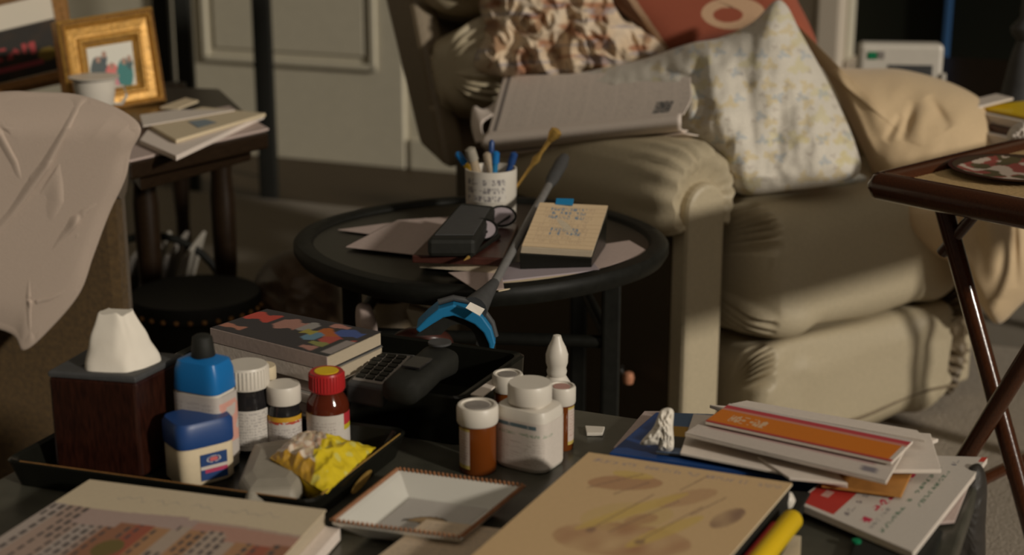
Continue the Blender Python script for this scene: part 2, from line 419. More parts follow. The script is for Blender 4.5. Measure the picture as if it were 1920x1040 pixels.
# floral sheet end tucked below the pillow
blob('bed_sheet', [(1365, 330), (1420, 345), (1500, 340), (1600, 325), (1625, 340), (1560, 356), (1480, 366), (1400, 380), (1372, 372)], (1480, 352), lambda x, y: 2.56+(x-1400)*.0005, .03, M['vcloth'],
     colf=lambda x, y: tuple(V(flor(x, y)).lerp(V((.3, .32, .3)), .5)), back=.03, disp=crump(2, .006, .05, .05), label='grey green patterned sheet crushed under the floral pillow', cat='sheet')
def quilt(px, py):
    d = .010*nz(px*.012, py*.010, 9)+.0025*nz(px*.03, py*.03, 3)
    d -= fold(px, py, 1530, 120, 1620, 300, 10, .035)+fold(px, py, 1715, 190, 1690, 265, 9, .008)+fold(px, py, 1690, 215, 1660, 265, 8, .007)
    d += fold(px, py, 1560, 130, 1640, 320, 16, .03)+fold(px, py, 1740, 170, 1715, 270, 18, .007)
    d -= fold(px, py, 1800, 330, 1790, 470, 14, .025)+fold(px, py, 1690, 430, 1740, 470, 9, .012)
    d += fold(px, py, 1850, 300, 1870, 560, 22, .03)-fold(px, py, 1895, 260, 1905, 540, 9, .02)
    d -= fold(px, py, 1740, 180, 1780, 240, 10, .01)
    return d
def qY(x, y): return 2.86-(.0006*(y-130) if y < 400 else .162+.0002*(y-400))
blob('peach_quilt', [(1488, 40), (1530, 118), (1600, 128), (1690, 130), (1790, 158), (1855, 200), (1888, 262), (1900, 330), (1935, 420), (1950, 520), (1905, 580), (1868, 606), (1830, 560), (1795, 500), (1745, 478), (1700, 455), (1672, 395), (1640, 330), (1610, 265), (1560, 160)], (1740, 290),
     qY, .13, M['peach'], disp=quilt, back=.02, seg=420, rings=110, pw=3.2, label='peach satin quilt draped over the recliner arm', cat='blanket')
# ---- newspaper
def ruled(name, rows, m, parent=None, th=.0012, nu=50, colf=None, sm=6, **k):   # rows: (lx,ly,lY, rx,ry,rY)
    Ls = [aty(a, b, c) for a, b, c, *_ in rows]; Rs = [aty(*r[3:6]) for r in rows]
    def cr(P, t):
        x = t*(len(P)-1); i = min(int(x), len(P)-2); f = x-i
        p0, p1, p2, p3 = P[max(i-1, 0)], P[i], P[i+1], P[min(i+2, len(P)-1)]
        return .5*((2*p1)+(-p0+p2)*f+(2*p0-5*p1+4*p2-p3)*f*f+(-p0+3*p1-3*p2+p3)*f**3)
    return obj(name, MB().grid(lambda u, v: cr(Ls, v).lerp(cr(Rs, v), u), nu, sm*(len(rows)-1), colf), m, parent, smooth=True, solid=th, **k)
nw = thing('newspaper', 'folded newspaper lying along the recliner arm under the floral pillow', 'newspaper', aty(1090, 290, 2.6))
def ncol(u, v):
    c = (.76, .66, .58)
    if .025 < u < .045: return (.20, .17, .16)
    if u > .07:
        col = math.floor((u-.07)*7); cu = (u-.07)*7-col
        if .05 < v < .93 and .05 < cu < .93 and glyph(cu*24, (v*34) % 1, col*5+math.floor(v*34)) : return (.60, .52, .46)
    if .84 < u < .92 and .68 < v < .9: return (.12, .12, .12)
    return c
ruled('front_page', [(945, 143, 2.86, 1296, 132, 2.62), (936, 175, 2.80, 1295, 155, 2.56), (925, 215, 2.74, 1296, 185, 2.50), (915, 250, 2.70, 1282, 215, 2.46)], M['vc'], nw, nu=260, colf=ncol, sm=34)
ruled('folded_section', [(915, 248, 2.70, 1278, 214, 2.46), (905, 258, 2.665, 1277, 220, 2.44), (903, 272, 2.66, 1277, 232, 2.435), (915, 284, 2.68, 1278, 243, 2.45), (930, 284, 2.72, 1290, 245, 2.48)], M['news'], nw, th=.002)
ruled('inner_section', [(925, 286, 2.70, 1285, 246, 2.47), (912, 291, 2.68, 1290, 250, 2.455), (925, 296, 2.70, 1310, 254, 2.47)], M['news'], nw)
ruled('curled_corner', [(945, 143, 2.86, 958, 146, 2.85), (928, 190, 2.80, 945, 200, 2.77), (905, 205, 2.78, 925, 215, 2.74), (888, 200, 2.79, 905, 230, 2.73), (884, 235, 2.76, 905, 250, 2.70), (892, 268, 2.72, 915, 262, 2.68)], M['news'], nw, nu=8, th=.0015)

# ================================================================ LEFT: armchair with cloth
ac = thing('armchair', 'brown upholstered chair side under the mauve cloth at the left', 'armchair', (-.85, 2.4, 0))
ax = lambda px, Y: aty(px, 500, Y).x
xr = ax(214, 2.22)
mb = MB()
prof = []
obj('side_panel', MB().box(((xr-1.5)/2, 2.30, .30), xr+1.5, .06, .60, V((1, 0, 0)), V((0, 1, 0))), M['brownup'], ac, bevel=.02)
obj('arm_roll', MB().loft([[V((x, 2.30+.05*math.cos(a), .585+.06*math.sin(a))) for a in [2*math.pi*k/24 for k in range(24)]] for x in (-1.5, -1.0, xr-.02, xr)]), M['brownup'], ac, smooth=True)
obj('seat', MB().box((-1.6, 2.72, .22), .9, .7, .44), M['brownup'], ac, bevel=.04)
def crease(px, py, pts, wid, amp):
    best = 1e9; tt_ = 0
    for k in range(len(pts)-1):
        (x0, y0), (x1, y1) = pts[k], pts[k+1]; dx, dy = x1-x0, y1-y0
        t = max(0, min(1, ((px-x0)*dx+(py-y0)*dy)/(dx*dx+dy*dy))); sx = px-x0-dx*t; sy = py-y0-dy*t; d = math.hypot(sx, sy)
        if d < abs(best): best = d*(1 if dx*sy-dy*sx > 0 else -1); tt_ = (k+t)/(len(pts)-1)
    tap = math.sin(math.pi*min(1, max(0, tt_)))**.4
    return amp*tap*(math.exp(-((best-wid)/(wid*1.6))**2)-math.exp(-(best/(wid*.6))**2)*.9)
def shd(px, py):
    d = .006*nz(px*.009, py*.007, 2)
    d += crease(px, py, [(175, 160), (150, 215), (95, 320), (30, 410), (-30, 480)], 9, .008)
    d += crease(px, py, [(-20, 220), (10, 250), (38, 300), (50, 340)], 9, .005)
    d += crease(px, py, [(215, 370), (165, 405), (110, 470), (70, 520)], 8, .006)
    d += crease(px, py, [(50, 562), (90, 552), (140, 530)], 6, .006)
    d += crease(px, py, [(64, 480), (62, 560), (66, 660)], 7, .005)
    d += crease(px, py, [(150, 400), (156, 450), (150, 500)], 9, .004)
    d += crease(px, py, [(120, 300), (125, 380), (100, 440)], 14, .003)
    return d
blob('draped_cloth', [(-120, 190), (0, 172), (70, 172), (150, 178), (225, 205), (264, 240), (246, 285), (235, 335), (205, 400), (175, 480), (150, 548), (100, 610), (46, 656), (20, 625), (-60, 600), (-160, 560)], (80, 370),
     lambda x, y: 2.19+(240-min(240, y))*.0006, .007, M['sheet'], disp=shd, back=-.01, seg=420, rings=120, pw=8, label='mauve beige cloth draped over the brown chair arm at left', cat='cloth')

# ================================================================ END TABLE with frames
et = thing('end_table', 'dark wooden end table covered with papers behind the draped cloth', 'table', aty(330, 300, 2.95)*1.0)
TZ = .57
etc = pz([(140, 156), (412, 166), (503, 248), (242, 306)], TZ)
slab('table_top', etc, .028, M['darkwood'], et, bevel=.004)
obj('apron', MB().prism([etc[0].lerp(etc[2], .08)-Z*.028, etc[1].lerp(etc[3], .08)-Z*.028, etc[2].lerp(etc[0], .08)-Z*.028, etc[3].lerp(etc[1], .08)-Z*.028], (0, 0, -.03)), M['darkwood'], et, bevel=.003)
for p in ((412, 285, 2.95), (270, 330, 2.72), (330, 200, 3.5), (200, 240, 3.3)):
    q = aty(*p)
    if p[0] == 412: q = atz(412, 275, .51)
    obj('leg', MB().lathe([(.014, 0), (.018, .08), (.016, .2), (.022, .3), (.024, .42), (.020, .46), (.026, .515)], (q.x, q.y, 0), 16), M['darkwood'], et, smooth=True)
# papers on end table
stk = [('newspaper_stack', [(238, 230), (430, 198), (504, 240), (242, 300)], .574, .004, M['pinkpaper'], 'pinkish loose papers at the bottom of the end table pile', 'papers'),
       ('magazine', [(262, 262), (300, 212), (495, 214), (330, 292)], .583, .008, M['news'], 'grey magazine in the middle of the end table pile', 'magazine'),
       ('pamphlet', [(270, 228), (380, 200), (498, 212), (330, 262)], .590, .006, M['cream'], 'cream pamphlet with a blue patch on top of end table pile', 'pamphlet')]
pam = None
for nm, q, z, th, m_, lb, ct in stk:
    pam = slab(nm, pz(q, z), th, m_, label=lb, cat=ct)
printed('blue_patch', pz([(352, 228), (385, 224), (408, 230), (372, 240)], .5902), lambda u, v: (.22, .27, .30), pam, 2, 2)
slab('letter', pz([(262, 215), (330, 205), (440, 206), (268, 236)], .593), .002, M['paper'], label='white letter lying behind the cream pamphlet on end table', cat='letter')
slab('envelope', pz([(300, 200), (348, 183), (372, 188), (335, 202)], .582), .004, M['cream'], label='small cream envelope behind the gold picture frame', cat='envelope')

def pframe(root, O, I, prof_, m, beads=None):
    O = [V(p) for p in O]; I = [V(p) for p in I]
    n = (O[1]-O[0]).cross(O[3]-O[0]).normalized()
    if n.y > 0: n = -n
    rings = [[O[k].lerp(I[k], t)+n*h for k in range(4)] for t, h in prof_]
    mb = MB(); n0 = 0
    mb.loft(rings, cap=False)
    obj('moulding', mb, m, root, bevel=.0015)
    if beads:
        b = MB()
        for k in range(4):
            p, q = O[k].lerp(I[k], .12), O[(k+1) % 4].lerp(I[(k+1) % 4], .12); cnt = 26
            for i in range(cnt):
                c = p.lerp(q, (i+.5)/cnt)+n*.020; r = .0042
                b.loft([[c+V((math.cos(a)*r*s, 0, math.sin(a)*r*s))+n*h for a in [2*math.pi*j/6 for j in range(6)]] for s, h in ((1, -.004), (1, .001), (.5, .004))])
        obj('beading', b, M['goldd'], root, kind='stuff', smooth=True)
    return n
gf = thing('gold_picture_frame', 'gilt picture frame with a small group photograph on end table', 'picture frame', atz(270, 196, TZ))
def fr(px, py): return aty(px, py, 2.82+(px-130)*.0006+(200-py)*.0002)
O = [fr(99, 42), fr(278, 13), fr(306, 190), fr(128, 222)]; I = [fr(161, 91), fr(246, 77), fr(255, 158), fr(172, 171)]
gn = pframe(gf, O, I, [(0, -.012), (0, .016), (.10, .022), (.22, .020), (.30, .012), (.62, .010), (.72, .016), (.80, .014), (.9, .004), (1, .001)], mat('gilt_frame', (.50, .27, .06), .42, .25, 120, .2, metal=.35), True)
slab('backing', [p-gn*.002 for p in [o.lerp(i, .3) for o, i in zip(O, I)]], .008, M['darkwood'], gf)
obj('easel_strut', MB().tube([((O[0]+O[1])/2)-gn*.012+Z*-.02, V((((O[2]+O[3])/2).x, ((O[2]+O[3])/2).y+.06, TZ+.004))], .004, 8), M['darkwood'], gf)
def photo(u, v):
    c = (.62, .60, .52)
    figs = ((.22, .62, .20, .05, .07, .07), (.36, .30, .06, .04, .06, .07), (.5, .75, .16, .62, .14, .12), (.62, .8, .10, .55, .20, .24), (.78, .72, .18, .02, .17, .16), (.9, .5, .07, .03, .08, .08))
    for fx_, fy, rr, r, g, b in figs:
        if ((u-fx_)/rr)**2+((v-fy)/(rr*2.0))**2 < 1 : c = (r, g, b)
        if ((u-fx_)/.05)**2+((v-fy+rr*1.6)/.08)**2 < 1: c = (.35, .2, .14)
    return c
printed('photograph', [p+gn*.0 for p in I], photo, gf, 60, 50, lift=.002)
df = thing('dark_picture_frame', 'large dark picture with a white mat behind the gold frame', 'picture frame', aty(40, 165, 3.05))
def f2(px, py): return aty(px, py, 3.0+(px)*.0010+(160-py)*.0002)
O2 = [f2(-190, 30), f2(112, -40), f2(140, 150), f2(-160, 215)]; I2 = [f2(-170, 50), f2(92, -12), f2(118, 128), f2(-140, 190)]
# wide picture
n2 = pframe(df, O2, I2, [(0, -.01), (0, .014), (.5, .018), (1, .004)], M['goldd'])
def dpic(u, v):
    if v < .32: return (.60, .54, .44)
    n_ = nz(u*7, v*5, 2)
    if .55 < v < .72 and u < .82 and nz(u*18, v*9, 7) > .02: return (.34, .05, .05)
    if .80 < v < .87 and u < .86: return (.30, .05, .06)
    if ((u-.90)/.07)**2+((v-.76)/.09)**2 < 1: return (.20, .13, .02)
    return (.028+.03*max(0, n_), .024+.012*max(0, n_), .02)
printed('picture', I2, dpic, df, 120, 60, lift=.002)
slab('backing', [p-n2*.003 for p in I2], .008, M['darkwood'], df)
cp = thing('china_cup', 'white china cup standing before the gold picture frame', 'cup', atz(180, 232, TZ+.0))
cb = atz(182, 226, TZ); cb.z = TZ
ORG[cp.name] = cb; cp.location = cb
cr_ = .0415
obj('bowl', MB().lathe([(.022, 0), (.026, .004), (.032, .02), (.036, .045), (.0375, .062), (.0355, .062), (.033, .04), (.028, .018), (.001, .012)], cb+Z*.012, 28), M['white'], cp, smooth=True)
obj('rim_plate', MB().lathe([(.030, .0), (.043, .003), (.0445, .006), (.040, .0065), (.001, .004)], cb+Z*.073, 32), M['white'], cp, smooth=True)
obj('foot', MB().lathe([(.024, 0), (.024, .012), (.018, .014)], cb, 24), M['white'], cp, smooth=True)
obj('handle', MB().tube([cb+V((.034, 0, .06)), cb+V((.052, 0, .062)), cb+V((.056, 0, .045)), cb+V((.046, 0, .03)), cb+V((.032, 0, .03))], .003, 8), M['white'], cp, smooth=True)

# black stand behind
bs = thing('black_stand', 'tall black metal stand with straight legs near the panelled door', 'stand', atz(400, 370, 0))
feet = [(506, 372), (362, 358), (326, 300), (470, 292)]
F3 = [atz(x, y, 0) for x, y in feet]; F3[2] = atz(322, 325, 0)
rr = [.0185, .0185, .022, .010]
F3[3] = atz(503, 335, 0)
for p, r in zip(F3, (.026, .024, .026, .012)):
    obj('leg', MB().box(p+Z*.65, r*2, r*2, 1.3), M['blackm'], bs, bevel=.004)
for z in (1.0, 1.3):
    obj('shelf', MB().prism([p+Z*z for p in F3], (0, 0, -.02)), M['metal'], bs, bevel=.003)

# wastebasket
wb = thing('wastebasket', 'black round wastebasket with brass studded rim behind the tray', 'wastebasket', atz(367, 555, .28)-Z*.28)
wc = atz(367, 552, .28); wc.z = 0
obj('body', MB().lathe([(.085, .0), (.088, .004), (.106, .272), (.112, .28), (.108, .283), (.102, .275), (.082, .01), (.001, .008)], wc, 48), M['blackm'], wb, smooth=True)
obj('rim_band', MB().lathe([(.1075, .255), (.1125, .258), (.1145, .278), (.112, .285), (.109, .284)], wc, 48), M['blackm'], wb, smooth=True)
for k in range(30):
    a = 2*math.pi*k/30; c = wc+V((.1135*math.cos(a), .1135*math.sin(a), .262))
    obj('stud', MB().lathe([(.001, -.004), (.004, -.003), (.005, 0), (.004, .003), (.001, .004)], c, 8), M['goldd'], part(wb, 'rim_band'), smooth=True)

# magazine basket on floor
mk_ = thing('magazine_basket', 'dark wire basket with magazines beside the brown chair', 'basket', atz(300, 560, 0))
bc = aty(285, 470, 2.95); bc.z = 0
mbk = MB().lathe([(.10, 0), (.13, .02), (.15, .18), (.146, .18), (.126, .03), (.001, .02)], bc, 32)
obj('basket_body', mbk, M['wicker'], mk_, smooth=True)
obj('handle', MB().tube([bc+V((.14*math.cos(a)-.0, .0, .17+.13*math.sin(a))) for a in [math.pi*k/16 for k in range(17)]], .008, 8), M['metal'], mk_, smooth=True)
for i, (dx, c_) in enumerate(((-.05, 'greym'), (-.02, 'gpages'), (.015, 'greym'), (.05, 'gpages'))):
    p = bc+V((dx, 0, .17))
    o = obj('basket_magazine', MB().box(p, .008, .20, .24, V((.95, 0, -.3)), V((0, 1, 0)), V((.3, 0, .95))), M[c_], bevel=.002,
            label=['grey magazine leaning leftmost in the wire basket', 'pale edged magazine second from left in wire basket', 'grey magazine second from right in wire basket', 'pale edged magazine rightmost in the wire basket'][i], cat='magazine', group='magazines in the wire basket')

# brown bag under the round table
blob('brown_bag', [(470, 560), (500, 490), (560, 465), (610, 480), (632, 520), (640, 600), (630, 680), (560, 700), (490, 690)], (560, 590), lambda x, y: 2.72, .14, M['brownl'], disp=crump(5, .02, .012, .012), back=.1,
     label='slumped brown leather bag on the floor left of round table', cat='bag')

# ================================================================ ROUND SIDE TABLE
RT = V((-.045, 2.155, 0)); RZ = .50; RR = .264
rt = thing('round_side_table', 'black metal round side table with raised rim beside the recliner', 'table', RT)
def oct_(r, a): return r*(1+.022*math.cos(4*a+.5))
def ringp(prof_, n=96):
    return [[RT+V((oct_(r, 2*math.pi*k/n)*math.cos(2*math.pi*k/n), oct_(r, 2*math.pi*k/n)*math.sin(2*math.pi*k/n), z)) for k in range(n)] for r, z in prof_]
obj('table_top', MB().loft(ringp([(.235, RZ-.016), (.245, RZ-.012), (.245, RZ-.002), (.001, RZ-.002)])), M['black'], rt, smooth=True)
obj('rim', MB().loft(ringp([(.238, RZ-.020), (RR-.006, RZ-.022), (RR, RZ-.012), (RR, RZ-.002), (RR-.004, RZ+.003), (RR-.022, RZ+.004), (RR-.027, RZ+.001), (RR-.029, RZ-.006), (.236, RZ-.012)]), cap=False), M['metal'], rt, smooth=True)
legs = []
for px, Y in ((660, 2.07), (1146, 2.03), (720, 2.34), (1085, 2.34)):
    q = aty(px, 560, Y); q.z = 0; legs.append(q)
    obj('leg', MB().box(q+Z*(RZ-.02)/2, .026, .026, RZ-.02), M['metal'], rt, bevel=.004)
for a, b in ((0, 1), (1, 3), (3, 2), (2, 0)):
    for z in (.385,):
        d = (legs[b]-legs[a]); obj('rail', MB().tube([legs[a]+Z*z, legs[b]+Z*z], .0095, 8), M['metal'], rt, smooth=True)
obj('lower_shelf', MB().prism([p+Z*.17 for p in (legs[0], legs[1], legs[3], legs[2])], (0, 0, -.012)), M['metal'], rt, bevel=.002)
def onT(ps, z): return pz(ps, RZ+z)
slab('loose_paper', onT([(633, 430), (800, 408), (830, 412), (800, 452)], .001), .0012, M['pinkpaper'], label='pinkish sheet at the left back of the round table', cat='paper')
lp = slab('loose_paper', onT([(648, 462), (745, 412), (860, 405), (790, 478)], .003), .0015, M['pinkpaper'], label='crumpled writing paper left of the notebook on round table', cat='paper')
slab('loose_paper', onT([(1100, 462), (1180, 450), (1218, 472), (1100, 512)], .0015), .0015, M['pinkpaper'], label='pinkish sheet right of the memo block on round table', cat='paper')
slab('lavender_envelope', onT([(880, 500), (1100, 478), (1125, 505), (905, 530)], .004), .002, M['lav'], label='lavender envelope under the memo block', cat='envelope')
slab('letter', onT([(895, 530), (1110, 502), (1140, 503), (935, 545)], .002), .0015, M['cream'], label='cream letter at the front rim of the round table', cat='letter')
slab('letter', onT([(840, 510), (940, 505), (945, 540), (900, 548)], .0045), .0012, M['pinkpaper'], label='pink letter beside the grey rod on round table', cat='letter')
yp = slab('yellow_pad', onT([(800, 462), (935, 470), (945, 500), (786, 488)], .014), .010, M['pages'], label='yellowish writing pad beneath the brown notebook', cat='pad')
slab('brown_notebook', onT([(850, 398), (972, 420), (945, 484), (772, 478)], .026), .011, M['redbr'], label='red brown leather notebook under the black phone case', cat='notebook', bevel=.002)
# black case and black pen
bcse = thing('black_phone_case', 'bulky black phone lying on the brown notebook', 'phone', onT([(870, 450)], .026)[0])
q = onT([(862, 378), (930, 385), (892, 448), (800, 448)], .052)
slab('body', q, .025, M['blackm'], bcse, bevel=.006)
slab('faceplate', [p.lerp((q[0]+q[1]+q[2]+q[3])/4, .2)+Z*.001 for p in q], .002, M['dgrey'], bcse)
gl = thing('eyeglasses', 'folded dark eyeglasses beside the black phone on notebook', 'eyeglasses', onT([(930, 430)], .026)[0])
g0, g1 = onT([(905, 430), (940, 405)], .040)
for c in (g0, g1):
    mbg = MB(); mbg.tube([c+V((.020*math.cos(a), .010*math.sin(a), .012*math.sin(a))) for a in [2*math.pi*k/20 for k in range(21)]], .0018, 8)
    obj('rim', mbg, M['metal'], gl, smooth=True)
    obj('lens', MB().prism([c+V((.018*math.cos(a), .009*math.sin(a), .011*math.sin(a))) for a in [2*math.pi*k/20 for k in range(20)]], (0, .001, 0)), M['lav'], gl)
obj('temple', MB().tube([g1+V((.012, 0, 0)), onT([(860, 470)], .034)[0]], .0017, 8), M['metal'], gl)
pn = thing('pen', 'thin dark pen with gold edge lying across the brown notebook', 'pen', onT([(900, 465)], .027)[0])
pa, pb = onT([(870, 488), (935, 442)], .030)
obj('barrel', MB().tube([pa.lerp(pb, .12), pb], [.0028, .0032], 10), M['metal'], pn, smooth=True)
obj('tip', MB().tube([pa, pa.lerp(pb, .12)], [.0006, .0026], 10), M['gold'], pn, smooth=True)
# memo block
mbl = thing('memo_block', 'cream memo cube with blue ink notes in a black holder', 'memo block', onT([(1060, 490)], .002)[0])
m0 = [aty(1012, 380, 2.08), aty(1140, 386, 2.10), aty(1112, 470, 1.985), aty(978, 462, 1.975)]
slab('paper_block', m0, .011, M['pages'], mbl, bevel=.001)
mn = (m0[1]-m0[0]).cross(m0[3]-m0[0]).normalized(); mn = mn if mn.z < 0 else -mn
mm = sum(m0, V((0, 0, 0)))/4
holder_top = [p+mn*.011 for p in m0]
mbh = MB(); base_ = [V((p.x, p.y, RZ+.003)) for p in holder_top]
mbh.loft([base_, [mm+mn*.011+(p-mm-mn*.011)*1.02 for p in holder_top]])
obj('holder', mbh, M['black'], mbl, bevel=.001)
def memo(u, v):
    r = v*11; ro = math.floor(r)
    inky = (.2 < u < .72 and ro in (1, 2, 3)) or (.3 < u < .75 and ro in (6, 7))
    if inky and glyph(u*17, r-ro, ro): return (.16, .22, .28)
    if r-ro < .12: return (.50, .36, .22)
    if glyph(u*26, r-ro, ro+40) and .1 < u < .85 and ro not in (0, 10): return (.50, .37, .24)
    return (.60, .45, .28)
printed('top_sheet', m0, memo, part(mbl, 'paper_block'), 100, 80, lift=.0008)
slab('blue_tab', [aty(1043, 371, 2.09), aty(1076, 372, 2.09), aty(1074, 384, 2.08), aty(1041, 382, 2.08)], .002, M['cyan'], mbl, label='pale blue sticky tab')
# pen cup
pc0 = aty(921, 400, 2.25); pc0.z = RZ
pc = thing('pen_cup', 'white mug with faded lettering holding pens on round table', 'mug', pc0)
obj('mug_body', MB().lathe([(.034, 0), (.037, .003), (.0385, .075), (.0385, .082), (.036, .082), (.035, .01), (.001, .008)], pc0+Z*.002, 40), M['white'], pc, smooth=True)
def mugp(u, v):
    a = math.radians(-150+u*95); return pc0+V((.0388*math.cos(a), .0388*math.sin(a), .075-v*.036))
obj('mug_print', MB().grid(mugp, 70, 30, lambda u, v: (.22, .20, .20) if glyph(u*9, (v*3) % 1, math.floor(v*3)+2) else (.60, .56, .50)), M['vc'], part(pc, 'mug_body'))
sticks = [((888, 275), (.010, .006), .0045, 'bluecap', 'pen', 'blue capped clear pen leaning leftmost in the white mug', 'yellow'),
          ((898, 282), (-.005, .0), .007, 'clear', 'glue_tube', 'clear plastic tube beside the leftmost pen in the white mug', 'pouch'),
          ((922, 262), (-.004, .01), .0036, 'navy', 'pen', 'slim dark blue pen standing upright in the white mug', 'navy'),
          ((912, 285), (.012, -.01), .005, 'clear', 'marker', 'clear plastic marker in the middle of the white mug', 'clear'),
          ((930, 283), (.0, -.01), .0048, 'cyan', 'pen', 'blue pen short and thick in the mug centre', 'bluecap'),
          ((965, 285), (.008, .0), .0048, 'navy', 'pen', 'navy pen leaning right in the white mug', 'navy')]
for (x, y), (ox, oy), r, m1, nm, lb, m2 in sticks:
    tp = aty(x, y, 2.25+oy); bt = pc0+V((ox, oy, .02))
    if x < 900 and m1 == 'bluecap': tp = aty(856, 285, 2.25)
    if nm == 'glue_tube': tp = aty(880, 276, 2.24)
    t = thing(nm, lb, 'tube' if nm == 'glue_tube' else 'pen', bt)
    obj('barrel', MB().tube([bt, bt.lerp(tp, .82)], r, 12), M[m1 if m1 != 'bluecap' else 'yellow'], t, smooth=True)
    obj('cap', MB().tube([bt.lerp(tp, .80), bt.lerp(tp, .97), tp], [r*1.25, r*1.2, r*.5], 12), M[m2 if m1 != 'bluecap' else 'bluecap'], t, smooth=True)
wt0, wt1 = pc0+V((.015, .01, .02)), aty(1046, 242, 2.25)
wsp = thing('wooden_back_scratcher', 'carved wooden stick with a knobbed end leaning out of the mug', 'stick', wt0)
P = [wt0.lerp(wt1, t) for t in (0, .4, .55, .62, .70, .85, .93, .98, 1)]
obj('stick', MB().tube(P[:6], [.002, .0022, .003, .0062, .003, .0038], 12), M['gold'], wsp, smooth=True)
obj('knob', MB().tube(P[5:], [.0038, .009, .009, .004], 12), M['gold'], wsp, smooth=True)
# grabber
hA, hB, hC, hD = aty(1058, 296, 2.36), aty(1024, 358, 2.22), aty(927, 530, 1.88), aty(888, 580, 1.80)
hB = hA.lerp(hC, .26)
gb = thing('dusting_wand', 'grey rod with curved blue head leaning across the round table', 'cleaning tool', hC)
obj('grip', MB().tube([hA, hA.lerp(hB, .2), hA.lerp(hB, .8), hB], [.008, .0105, .0095, .006], 14), M['dgrey'], gb, smooth=True)
obj('rod', MB().tube([hB, hC], .0058, 12), M['grey'], gb, smooth=True)
obj('neck', MB().tube([hC, hC.lerp(hD, .4), hD], [.0065, .010, .017], 14), M['dgrey'], gb, smooth=True)
arc = [(780, 612), (800, 592), (822, 574), (850, 566), (880, 572), (905, 588), (922, 612), (929, 638), (925, 652)]
wdt = [10, 16, 20, 22, 25, 22, 17, 13, 7]
arc3 = [aty(x, y, 1.80) for x, y in arc]
mb = MB(); n0 = []
rings = []
for i, (p, wd) in enumerate(zip(arc3, wdt)):
    d = (arc3[min(i+1, 8)]-arc3[max(i-1, 0)]).normalized(); nn = V((-d.z, 0, d.x)); wd_ = wd/2900*1.85
    rings.append([p+V((0, -.012, 0)), p+V((0, .03, 0)), p+V((0, .03, 0))-nn*wd_, p+V((0, -.012, 0))-nn*wd_])
obj('blue_head', MB().loft(rings), M['cyan'], gb, smooth=False, bevel=.002)
obj('head_rib', MB().tube([p+V((0, .004, .004)) for p in arc3[2:8]], .004, 8), M['dgrey'], gb, smooth=True)
obj('bristles', MB().loft([[p+V((0, .0, -.012)), p+V((0, .028, -.012)), p.lerp(aty(865, 640, 1.80), .55)+V((0, .028, 0)), p.lerp(aty(865, 640, 1.80), .55)] for p in arc3]), M['blackm'], gb)
st = [aty(882, 566, 1.775), aty(909, 579, 1.775), aty(900, 592, 1.77), aty(873, 577, 1.77)]
slab('sticker', st, .001, M['white'], part(gb, 'neck'), bevel=0, label='white sticker')
# things on the lower shelf
q = aty(680, 615, 2.05)
blob('grey_cloth', [(668, 575), (690, 568), (702, 590), (706, 625), (672, 625)], (686, 600), lambda x, y: 1.98, .02, M['pinkpaper'], back=.02, seg=60, rings=14, label='small crumpled pink grey rag behind the magazine stack', cat='rag')
blob('red_brown_pouch', [(735, 640), (745, 622), (780, 612), (830, 618), (850, 640), (840, 665), (745, 665)], (790, 640), lambda x, y: 1.95, .04, M['redbr'], back=.03, seg=60, rings=14, label='red brown pouch under the blue wand head', cat='pouch')
jg = aty(732, 560, 2.28); jg.z = .172
jar = thing('ceramic_jug', 'pale brown ceramic jug on the shelf under the round table', 'jug', jg)
obj('jug_body', MB().lathe([(.03, 0), (.045, .03), (.05, .08), (.035, .15), (.024, .18), (.030, .20), (.026, .20), (.02, .18), (.001, .17)], jg, 28), M['leatherd'], jar, smooth=True)
obj('handle', MB().tube([jg+V((.028, 0, .19)), jg+V((.06, 0, .18)), jg+V((.065, 0, .12)), jg+V((.045, 0, .09))], .006, 8), M['leatherd'], jar, smooth=True)

# ================================================================ COFFEE TABLE
CZ = .47
cr0 = V((.455, 1.385, 0)); CU = V((.92, -.39, 0)).normalized(); CV = V((-CU.y, CU.x, 0))
ct = thing('coffee_table', 'low charcoal coffee table crowded with medicines, trays and magazines', 'table', cr0-CU*.43-CV*.35)
def cpt(u, v, z=0): return cr0+CU*u+CV*v+Z*z               # u<=0 left, v<=0 near
obj('table_top', MB().prism([cpt(0, 0, CZ), cpt(-.86, 0, CZ), cpt(-.86, -.72, CZ), cpt(0, -.72, CZ)], (0, 0, -.022)), M['tabletop'], ct, bevel=.003)
obj('apron', MB().prism([cpt(-.03, -.03, CZ-.022), cpt(-.83, -.03, CZ-.022), cpt(-.83, -.69, CZ-.022), cpt(-.03, -.69, CZ-.022)], (0, 0, -.05)), M['black'], ct, bevel=.003)
for u, v in ((-.03, -.03), (-.83, -.03), (-.83, -.69), (-.03, -.69)):
    obj('leg', MB().prism([cpt(u+.022, v+.022, CZ-.02), cpt(u-.022, v+.022, CZ-.02), cpt(u-.022, v-.022, CZ-.02), cpt(u+.022, v-.022, CZ-.02)], (0, 0, -CZ+.02)), M['black'], ct, bevel=.003)

def qtray(root, c, z0, z1, th, m, floor_in=.0, flare=0.0):
    c = [V((p.x, p.y, 0)) for p in c]; ctr = sum(c, V((0, 0, 0)))/4
    def rd(s, z, r=.014):
        out = []
        for k in range(4):
            p = ctr+(c[k]-ctr)*s; a = ctr+(c[k-1]-ctr)*s; b = ctr+(c[(k+1) % 4]-ctr)*s
            d1 = (a-p).normalized(); d2 = (b-p).normalized()
            for t in range(6):
                f = t/5; out.append(p+d1*r*(1-f)**2+d2*r*f**2+Z*z)
        return out
    L_ = (c[1]-c[0]).length; k = th/(L_/2)
    return obj('tray_body', MB().loft([rd(1-flare, z0), rd(1, z1), rd(1-k*.4, z1+.002), rd(1-k*1.2, z1), rd(1-k*1.6-flare, z0+.004)]), m, root, bevel=0)
